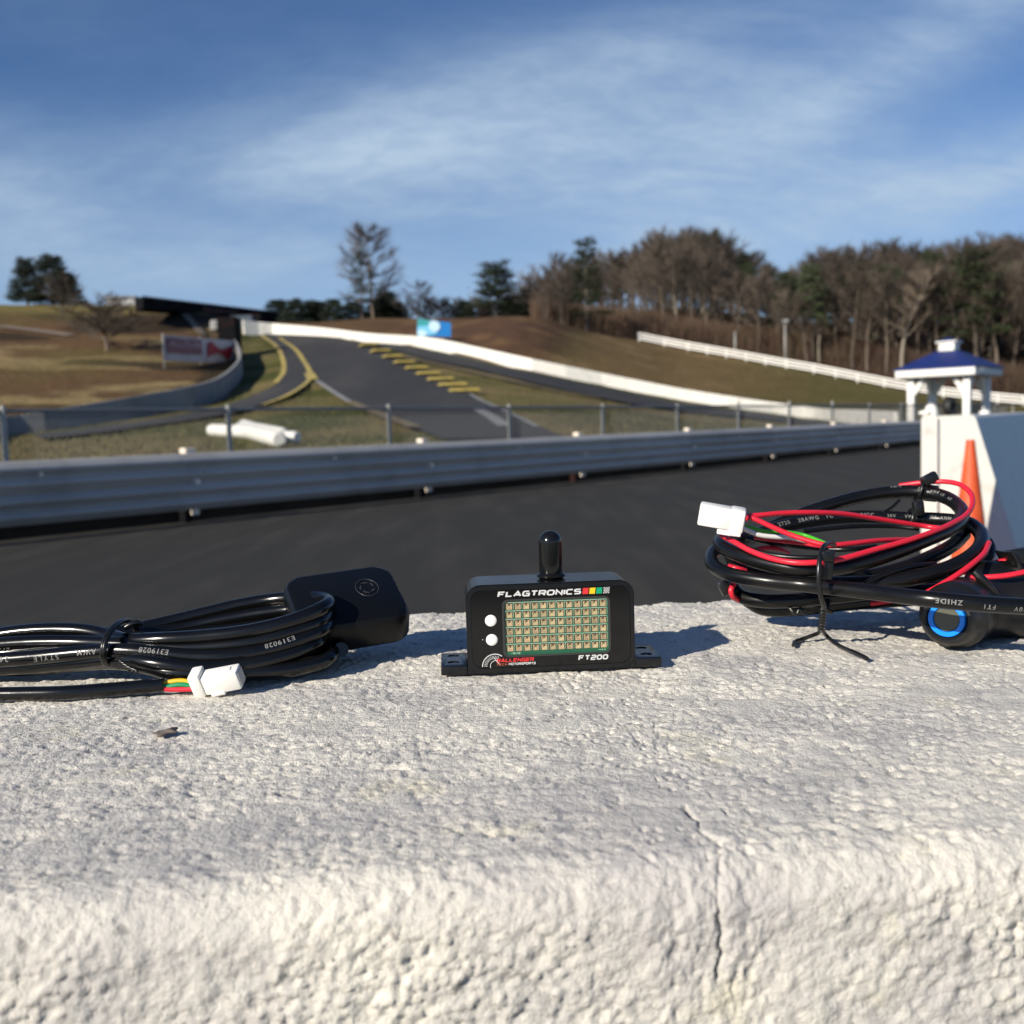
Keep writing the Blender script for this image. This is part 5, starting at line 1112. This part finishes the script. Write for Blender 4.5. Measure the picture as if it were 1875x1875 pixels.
cable_text(pC, RC, 'STYLE', 270 / 2.404, 1000 + 486 / 2.404, .0027, hk, True, 0, len(pC) // 2, 1.35)
cable_text(pC, RC, '24AWG', 46 / 2.404, 1000 + 497 / 2.404, .0027, hk, True, 0, len(pC) // 2, 1.3)
cable_text(pC, RC, 'E319028', 765 / 2.404, 1000 + 470 / 2.404, .0026, hk, True, 0, len(pC) // 2, 1.15)
cable_text(pC, RC, 'E319028', 1310 / 2.404, 1000 + 402 / 2.404, .0026, hk, True, len(pC) // 4, len(pC) * 5 // 8, 1.15)
cable_text(pB, RC, '2725  24AWG', 60 / 2.404, 1000 + 455 / 2.404, .0026, hk, True, 0, len(pB) // 2, 1.2)
# loose end with plug
def onwall(px, py, r):
    p = G(px, py, WALLZ + r); return p
LC, pLC = cable('loose_end', [onwall(-110, 1277, .0036), onwall(-30, 1272, .0034), onwall(40, 1270.5, .0034), onwall(110, 1269, .0034), onwall(180, 1264.5, .0036), onwall(240, 1259.5, .004), onwall(300, 1254, .0045)], .0033, sh_, hk)
e0 = pLC[-1]; dE = (pLC[-1] - pLC[-4]).normalized()
def z7(x, y, d): return P(250 + x / 8.152, 1190 + y / 8.152, d)
de = (e0 - CAM).dot(fwd)
for nm, mm, ys in (('yellow_wire', 'yel', [(395, 500), (450, 490), (560, 468), (680, 460), (760, 475), (830, 500)]), ('green_wire', 'dgreen', [(395, 545), (470, 548), (580, 528), (690, 520), (760, 530), (830, 540)]),
                   ('red_wire', 'red', [(395, 575), (470, 588), (580, 590), (700, 590), (780, 588), (840, 580)]), ('white_wire', 'wht', [(395, 598), (440, 602), (520, 606), (600, 600), (720, 575), (830, 560)])):
    dk = {'yel': 0.001, 'dgreen': -.0005, 'red': -.001, 'wht': .0018}[mm]
    cable(nm, [z7(x_, y_, de + dk - .0002) for x_, y_ in ys], .00115, M[mm], hk, 10, .001)
def axes_from(u_, hint=None):
    u_ = u_.normalized(); n_ = hint or up; w_ = u_.cross(n_).normalized(); return u_, w_, w_.cross(u_).normalized()
ax = axes_from(rt * .955 + up * .19 - fwd * .10, up * .95 - fwd * .45)
pc = z7(1290, 440, de - .002); o = box('plug', pc, (.0172, .0082, .0094), M['nylon'], hk, ax, .0009); 
pc2 = z7(935, 482, de - .001); box('plug_collar', pc2, (.0056, .0098, .0118), M['nylon'], hk, ax, .0011)
box('plug_latch', z7(1240, 610, de - .0015), (.0068, .0055, .0022), M['nylon'], hk, ax, .0005)
bm = bmesh.new(); box_bm(bm, pc + ax[0] * .0087, (.0008, .0058, .0066), ax); link('plug_mouth', bm_mesh(bm), mat('plug_shadow_grey', (.55, .52, .47), .6), hk, smooth=False)
box('plug_rib', pc + ax[2] * .0048 - ax[0] * .001, (.0125, .003, .0008), M['nylon'], hk, ax, .0002)

# GPS receiver: rounded box leaning towards the camera
vdir = (Vector((-17.5, 41, 22.5)) / 50).normalized(); nrm_ = Vector((.12, -.46, .88)); nrm_ = (nrm_ - vdir * nrm_.dot(vdir)).normalized(); udir = vdir.cross(nrm_).normalized()
if udir.x < 0: udir = -udir
pk = empty('gps_receiver', G(640, 1178), 'matt black rounded plastic box with a round embossed logo, leaning behind the left cable hank', 'receiver')
pcn = P(634, 1114, .548)
bm = bmesh.new(); WX, WY, WT = .0585, .049, .0172
n8 = 10; rad = .008
outl = None
levels = [(.0, -.5, 3.0), (.0, -.5, 1.6), (0, -.46, .6), (0, -.38, 0), (0, .20, 0), (0, .36, .7), (0, .46, 1.9), (0, .5, 3.6)]
rings = []
for _, lv, ins in levels:
    pts = rrect(0, 0, WX * 1000 - 2 * ins, WY * 1000 - 2 * ins, max(2, 10.5 - ins * .6), 9); rings.append([bm.verts.new(pcn + udir * (x_ * .001) + vdir * (z_ * .001) + nrm_ * (lv * WT)) for x_, z_ in pts])
for a, b in zip(rings[:-1], rings[1:]):
    for i in range(len(a)): bm.faces.new((a[i], a[(i + 1) % len(a)], b[(i + 1) % len(a)], b[i]))
bm.faces.new(rings[0]); bm.faces.new(rings[-1]); o = link('housing', bm_mesh(bm), M['abs'], pk); auto_smooth(o, 32)
lc = pcn + nrm_ * (WT * .5 + .0001) + udir * .0118 + vdir * .0035
def onface(x_, y_): return lc + udir * x_ + vdir * y_
M['emboss'] = mat('embossed_logo', (.035, .036, .04), .35)
vs, fs = sweep([onface(.0058 * math.cos(a), .0075 * math.sin(a)) for a in [2 * math.pi * k / 40 for k in range(40)]], .00022, 6, closed=True); link('logo_ring', raw('r', vs, fs), M['emboss'], pk)
bm = bmesh.new()
for k in range(5):
    a = 2 * math.pi * k / 5 + .3
    for q_ in range(2):
        a2 = a + .35 * q_; c = onface(.0034 * math.cos(a2), .0043 * math.sin(a2)); d = (udir * math.cos(a2 + 1.2) + vdir * math.sin(a2 + 1.2)); box_bm(bm, c, (.0022, .0005, .0004), (d, nrm_.cross(d), nrm_))
link('logo_mark', bm_mesh(bm), M['emboss'], pk, smooth=False)
rp = onwall(560, 1196, RC)
cable('receiver_lead', [pcn - udir * .01 - vdir * .030 - nrm_ * .002, onwall(615, 1192, RC), onwall(585, 1215, RC), onwall(520, 1222, RC), onwall(400, 1215, RC)], RC, sh_, pk)

# ---- wire harness (right)
RH = .0040
hs = empty('wire_harness', G(1500, 1130), 'coil of thick black cable with red wires, a white plug and a blue-ringed push button', 'wire harness')
hm = M['pvc2']
_, h1 = cable('cable_strand', [z6(300, 478, .620), z6(380, 425, .628), z6(470, 382, .632), z6(560, 342, .634), z6(650, 304, .636), z6(790, 258, .638), z6(960, 213, .643), z6(1150, 186, .642), z6(1310, 186, .637), z6(1430, 213, .628), z6(1510, 265, .613), z6(1530, 325, .596), z6(1470, 388, .58), z6(1340, 448, .566), z6(1170, 515, .554), z6(980, 578, .545), z6(800, 612, .540), z6(620, 612, .541), z6(450, 588, .55), z6(300, 543, .562), z6(200, 495, .576), z6(180, 455, .592), z6(240, 432, .605), z6(350, 420, .615)], RH, hm, hs)
_, h2 = cable('cable_strand', [z6(300, 470, .61), z6(350, 440, .616), z6(450, 402, .622), z6(600, 362, .628), z6(800, 334, .632), z6(1000, 326, .634), z6(1250, 334, .632), z6(1420, 340, .625), z6(1560, 360, .612), z6(1632, 415, .596), z6(1635, 480, .580), z6(1570, 550, .566), z6(1440, 615, .556), z6(1280, 660, .552), z6(1080, 690, .552), z6(860, 700, .555), z6(600, 690, .56)], RH * 1.02, hm, hs)
_, h3 = cable('cable_strand', [z6(230, 470, .612), z6(160, 505, .602), z6(130, 550, .59), z6(150, 605, .575), z6(250, 650, .56), z6(430, 682, .548), z6(650, 704, .54), z6(850, 725, .526), z6(1050, 748, .512), z6(1200, 767, .500), z6(1350, 784, .490), z6(1600, 808, .484), z6(1900, 826, .484), z6(2200, 838, .486)], RH * .96, hm, hs)
_, h4 = cable('cable_strand', [z6(260, 560, .60), z6(240, 690, .60), z6(290, 765, .592), z6(430, 795, .582), z6(620, 790, .574), z6(800, 772, .57), z6(1000, 752, .568), z6(1300, 740, .57), z6(1600, 720, .575), z6(1900, 700, .58)], RH, hm, hs)
_, h5 = cable('cable_strand', [z6(330, 790, .612), z6(420, 838, .606), z6(620, 838, .60), z6(850, 812, .595), z6(1050, 796, .59), z6(1300, 780, .59), z6(1600, 770, .595)], RH, hm, hs)
_, h6 = cable('cable_strand', [z6(1540, 420, .61), z6(1480, 480, .60), z6(1330, 560, .585), z6(1150, 625, .575), z6(950, 665, .57), z6(700, 668, .572), z6(450, 650, .58), z6(280, 600, .59), z6(240, 540, .60)], RH, hm, hs)
_, h7 = cable('cable_strand', [z6(640, 680, .595), z6(900, 690, .59), z6(1150, 700, .59), z6(1400, 690, .59), z6(1560, 640, .59), z6(1650, 560, .60)], RH, hm, hs)
def wire(name, pts, m_, r=.00135): return cable(name, [z6(*p) for p in pts], r, m_, hs, 10, .0022)
wire('red_wire', [(300, 322, .566), (400, 315, .568), (520, 304, .572), (700, 300, .578), (860, 307, .586), (1020, 330, .595), (1200, 358, .603), (1330, 378, .607), (1420, 388, .60), (1500, 380, .59)], M['red'], .0014)
wire('red_wire', [(300, 322, .562), (350, 328, .560), (450, 372, .558), (560, 420, .556), (680, 460, .552), (780, 482, .549), (900, 474, .553), (1050, 458, .562), (1200, 452, .575), (1330, 455, .59)], M['red'], .0014)
wire('red_wire', [(1180, 150, .645), (1260, 138, .64), (1340, 130, .636), (1440, 128, .63), (1520, 145, .622), (1575, 190, .612), (1588, 250, .60), (1560, 305, .588), (1490, 352, .576), (1380, 402, .563), (1230, 455, .552), (1050, 505, .543), (850, 560, .534), (740, 577, .532), (600, 580, .534), (470, 558, .542), (350, 515, .553), (250, 460, .565), (185, 428, .576)], M['red'], .00145)
wire('red_wire', [(1680, 470, .575), (1655, 525, .562), (1590, 585, .55), (1500, 650, .542), (1400, 712, .538), (1330, 750, .545)], M['red'], .0015)
wire('red_wire', [(1540, 660, .552), (1640, 662, .545), (1760, 654, .542), (1880, 632, .542), (2000, 600, .545)], M['red'], .0014)
wire('red_wire', [(370, 436, .59), (480, 452, .585), (620, 468, .575), (760, 488, .565)], M['red'], .0014)
wire('red_wire', [(340, 520, .588), (420, 500, .59), (500, 500, .59), (560, 520, .60)], M['red'], .0014)
wire('red_wire', [(230, 600, .576), (270, 612, .572), (320, 622, .575)], M['red'], .0014)
wire('red_wire', [(255, 700, .585), (238, 735, .582), (250, 770, .584), (280, 790, .59)], M['red'], .0015)
wire('red_wire', [(1020, 810, .585), (1120, 795, .58), (1250, 780, .57)], M['red'], .0014)
wire('red_wire', [(1660, 590, .58), (1720, 578, .575), (1790, 565, .57)], M['red'], .0014)
wire('green_wire', [(275, 362, .570), (330, 378, .572), (430, 404, .576), (540, 408, .58), (640, 424, .582), (720, 452, .575), (780, 478, .565)], M['green'], .0010)
wire('white_wire', [(262, 378, .565), (310, 392, .565), (390, 424, .566), (480, 436, .568), (570, 440, .570), (660, 458, .57)], M['wht'], .0013)
wire('black_wire', [(330, 440, .60), (460, 470, .59), (620, 490, .58), (780, 505, .57), (900, 505, .565), (1050, 490, .57)], M['pvc2'], .0014)
wire('black_wire', [(170, 455, .585), (260, 475, .575), (380, 515, .565), (520, 545, .556), (700, 553, .55), (800, 548, .55)], M['pvc2'], .0014)
wire('black_wire', [(650, 405, .61), (800, 388, .612), (950, 377, .615), (1150, 378, .617), (1290, 392, .612)], M['pvc2'], .0014)
wire('black_wire', [(1180, 230, .64), (1140, 270, .638), (1090, 300, .632)], M['pvc2'], .0010)
wire('black_wire', [(980, 705, .545), (1060, 660, .548), (1160, 625, .552), (1260, 600, .558), (1380, 590, .565)], M['pvc2'], .0016)
wire('black_wire', [(1640, 420, .60), (1692, 480, .59), (1690, 545, .58), (1620, 605, .572), (1540, 650, .565)], M['pvc2'], .0022)
# sheath bundle and zip ties at the right edge
_, sb = cable('sleeve', [z6(1480, 690, .575), z6(1600, 672, .572), z6(1800, 670, .568), z6(2100, 660, .568)], .0098, hm, hs, 24)
wire('black_wire', [(1600, 632, .54), (1650, 680, .538), (1710, 745, .540), (1740, 780, .545)], M['tie'], .0022)
box('zip_tie_head', z6(1850, 545, .566), (.0125, .008, .0088), M['tie'], hs, axes_from(rt + up * .15), .0012)
box('zip_tie_strap', z6(1800, 580, .568), (.0015, .02, .014), M['tie'], hs, axes_from(rt * .9 + up * .5), .0004)
# ties on the upper loops
for (hx, hy, hd, rx, ry, w1, rot_) in ((1348, 112, .634, 1285, 175, .0056, .5), (1285, 275, .622, 1236, 332, .0054, .1)):
    ax = axes_from(rt * math.cos(rot_) + up * math.sin(rot_)); box('zip_tie_head', z6(hx, hy, hd), (.0095 if rot_ > .3 else .0062, .005, .0062 if rot_ > .3 else .0085), M['tie'], hs, ax, .0012)
    c = z6(rx, ry, hd + .004); pts = []
    for i in range(28):
        a = 2 * math.pi * i / 28; pts.append(c + (up * math.cos(.25) + rt * math.sin(.25)) * (w1 * 1.05 * math.sin(a)) - fwd * (w1 * .95 * math.cos(a)))
    vs, fs = sweep(pts, .0011, 8, closed=True); link('zip_tie', raw('z', vs, fs), M['tie'], hs)
o = lathe('sheath_collar', z6(1320, 186, .637) - rt * .002, (rt - up * .12), [(.0039, 0), (.0050, 0), (.0051, .004), (.0050, .009), (.0039, .009)], M['tie'], hs, 20)
# middle tie with its dangling ends
bx = axes_from(rt * .12 + up, rt); box('zip_tie_head', z6(782, 590, .524), (.0150, .0045, .0046), M['tie'], hs, bx, .0008)
box('zip_tie_head', z6(772, 545, .522), (.0050, .0056, .0060), M['tie'], hs, bx, .0008)
tube('twist_tie', [z6(815, 480, .545), z6(780, 474, .533), z6(752, 500, .524), z6(735, 560, .519), z6(728, 650, .517), z6(735, 740, .518), z6(752, 800, .522), z6(758, 830, .527)], .0013, M['tie'], hs, 8, .001)
g1 = [z6(758, 825, .527), z6(752, 870, .533), z6(748, 915, .540), z6(740, 952, .546)]
for ph in (0, math.pi):
    base = catmull(g1, .0004); pts = [p + (rt * math.cos(i * .42 + ph) + fwd * math.sin(i * .42 + ph)) * .0009 for i, p in enumerate(base)]
    vs, fs = sweep(floorz(pts, .0006), .0009, 7); link('twist_tie', raw('t', vs, fs), M['tie'], hs)
w6 = lambda x_, y_, h_: G(1260 + x_ / 3.049, 840 + y_ / 3.049, WALLZ + h_)
for pts in ([z6(740, 950, .546), w6(722, 975, .004), w6(690, 988, .003), w6(640, 1006, .0014), w6(600, 1020, .001), w6(588, 1040, .001)], [z6(742, 950, .546), w6(775, 990, .003), w6(820, 1030, .0015), w6(880, 1062, .0014), w6(930, 1082, .002), w6(1000, 1116, .001)]):
    tube('twist_tie_end', None, .0011, M['tie'], hs, 7, path=floorz(catmull(pts, .001), .0009))
tube('twist_tie_end', [z6(560, 822, .574), z6(590, 860, .572), z6(605, 868, .572), z6(625, 835, .572), z6(640, 862, .572), z6(655, 862, .574)], .0009, M['tie'], hs, 7, .0006)
tube('zip_tie', [z6(780, 795, .566), z6(772, 835, .562), z6(800, 856, .564)], .0015, M['tie'], hs, 7, .0006)
box('zip_tie_head', z6(205, 720, .588), (.006, .005, .0085), M['tie'], hs, axes_from(rt + up * .5), .001)
# white plug
ax = axes_from(rt * .965 - up * .17 - fwd * .18, up * .96 - fwd * .20); dpl = .562
pl0 = z6(152, 318, dpl); box('plug', pl0, (.0172, .0095, .0116), M['nylon'], hs, ax, .0011)
pl1 = z6(272, 340, dpl - .001); box('plug_collar', pl1, (.0080, .0112, .0126), M['nylon'], hs, ax, .0012)
M['plug_rear'] = mat('plug_rear_face', (.38, .40, .46), .5)
box('plug_rear', pl1 + ax[0] * .0041, (.0006, .0086, .0098), M['plug_rear'], hs, ax, .0002)
box('plug_latch', z6(215, 405, dpl), (.0100, .006, .0034), M['nylon'], hs, ax, .0006)
box('plug_latch_step', z6(262, 414, dpl - .001), (.0060, .0075, .0022), M['nylon'], hs, ax, .0005)
for k in (0, 1):
    lathe('wire_seal', z6(285 + 30 * k, 325 + 2 * k, dpl - .0045), ax[0], [(0, -.0008), (.0019, -.0008), (.0022, 0), (.0019, .0016), (0, .0016)], M['red'], hs, 16)
# push button
bn = -(fwd * math.cos(R(37)) + rt * math.sin(R(37))); bn = (bn + Vector((0, 0, .06))).normalized(); bn.z = .02; bn.normalize()
BR = .0170; bcx = z6(1447, 893, .545); bcen = Vector((bcx.x, bcx.y, WALLZ + BR + .0003))
bcen = G(1260 + 1447 / 3.049, 840 + 893 / 3.049, WALLZ + BR)
bk = -bn
M['button_body'] = mat('button_black_plastic', (.009, .009, .009), .38, bump=[(500, .05, .0005)])
lathe('button_housing', bcen, bk, [(0, .0004), (.0091, .0004), (.0092, -.0012), (.0104, -.0024), (.0116, -.0022), (.0126, -.0008), (.0138, .004), (.0152, .009), (.0165, .0105), (.0169, .012), (.0169, .034), (.0164, .036), (.0164, .040), (.0170, .042), (.0168, .100), (.0, .100)], M['button_body'], hs, 64)
lathe('button_ring', bcen + bn * .0012, bk, [(.0062, .0002), (.0064, -.0010), (.0086, -.0008), (.0090, .0008), (.0060, .0010)], M['ring_blue'], hs, 48)
lathe('button_cap', bcen + bn * .0008, bk, [(0, -.0004), (.0060, -.0004), (.0061, .001), (0, .001)], M['lens_grey'], hs, 48)
_gd = (rt + fwd * .22 + Vector((0, 0, .0))); _gd.z = 0; _gd.normalize(); _g0 = bcen + bk * .034
tube('button_grip', [_g0, _g0 + _gd * .012 + bk * .006, _g0 + _gd * .040, _g0 + _gd * .13], .0164, M['button_body'], hs, 40, .004)
lathe('button_band', bcen + bk * .0365, bk, [(.0162, 0), (.0176, .0004), (.0176, .0030), (.0162, .0034)], M['tie'], hs, 64)
# print on the harness sheaths
TXT = lambda path, r, s, x_, y_, flip=False, i0=0, i1=None, h_=.0024, spc=1.3: cable_text(path, r, s, 1260 + x_ / 3.049, 840 + y_ / 3.049, h_, hs, flip, i0, i1, spc, .01)
r3 = RH * .96; r2_ = RH * 1.02
TXT(h3, r3, 'ZHIDE', 1540, 806, True, h_=.0023, spc=1.25); TXT(h3, r3, 'FT1', 1688, 830, True, h_=.0021, spc=1.3); TXT(h3, r3, '30V', 1850, 842, True, h_=.0021, spc=1.35)
hfh = len(h2) // 2
TXT(h2, r2_, '2725', 488, 372, i1=hfh); TXT(h2, r2_, '28AWG', 598, 346, i1=hfh); TXT(h2, r2_, '1C', 765, 322, i1=hfh); TXT(h2, r2_, '80\u00b0C', 960, 313, i1=hfh); TXT(h2, r2_, '30V', 1088, 316, i1=hfh, h_=.0019); TXT(h2, r2_, 'VW-1', 1190, 320, i1=hfh, h_=.0019); TXT(h2, r2_, 'CSA', 1350, 325, i1=hfh, h_=.0019); TXT(h2, r2_, 'AWM', 1430, 330, i1=hfh, h_=.0019)
h1e = len(h1) // 2
TXT(h1, RH, 'VW-1', 1120, 158, i1=h1e, h_=.0016); TXT(h1, RH, 'CSA', 1286, 164, i1=h1e, h_=.0016); TXT(h1, RH, 'AWM', 1368, 180, i1=h1e, h_=.0016); TXT(h1, RH, 'I/II', 1432, 205, i1=h1e, h_=.0016); TXT(h1, RH, 'A/B', 1475, 235, i1=h1e, h_=.0016)
bpy.context.view_layer.update()
print('TREES', ntree, 'OBJECTS', len(SC.objects))
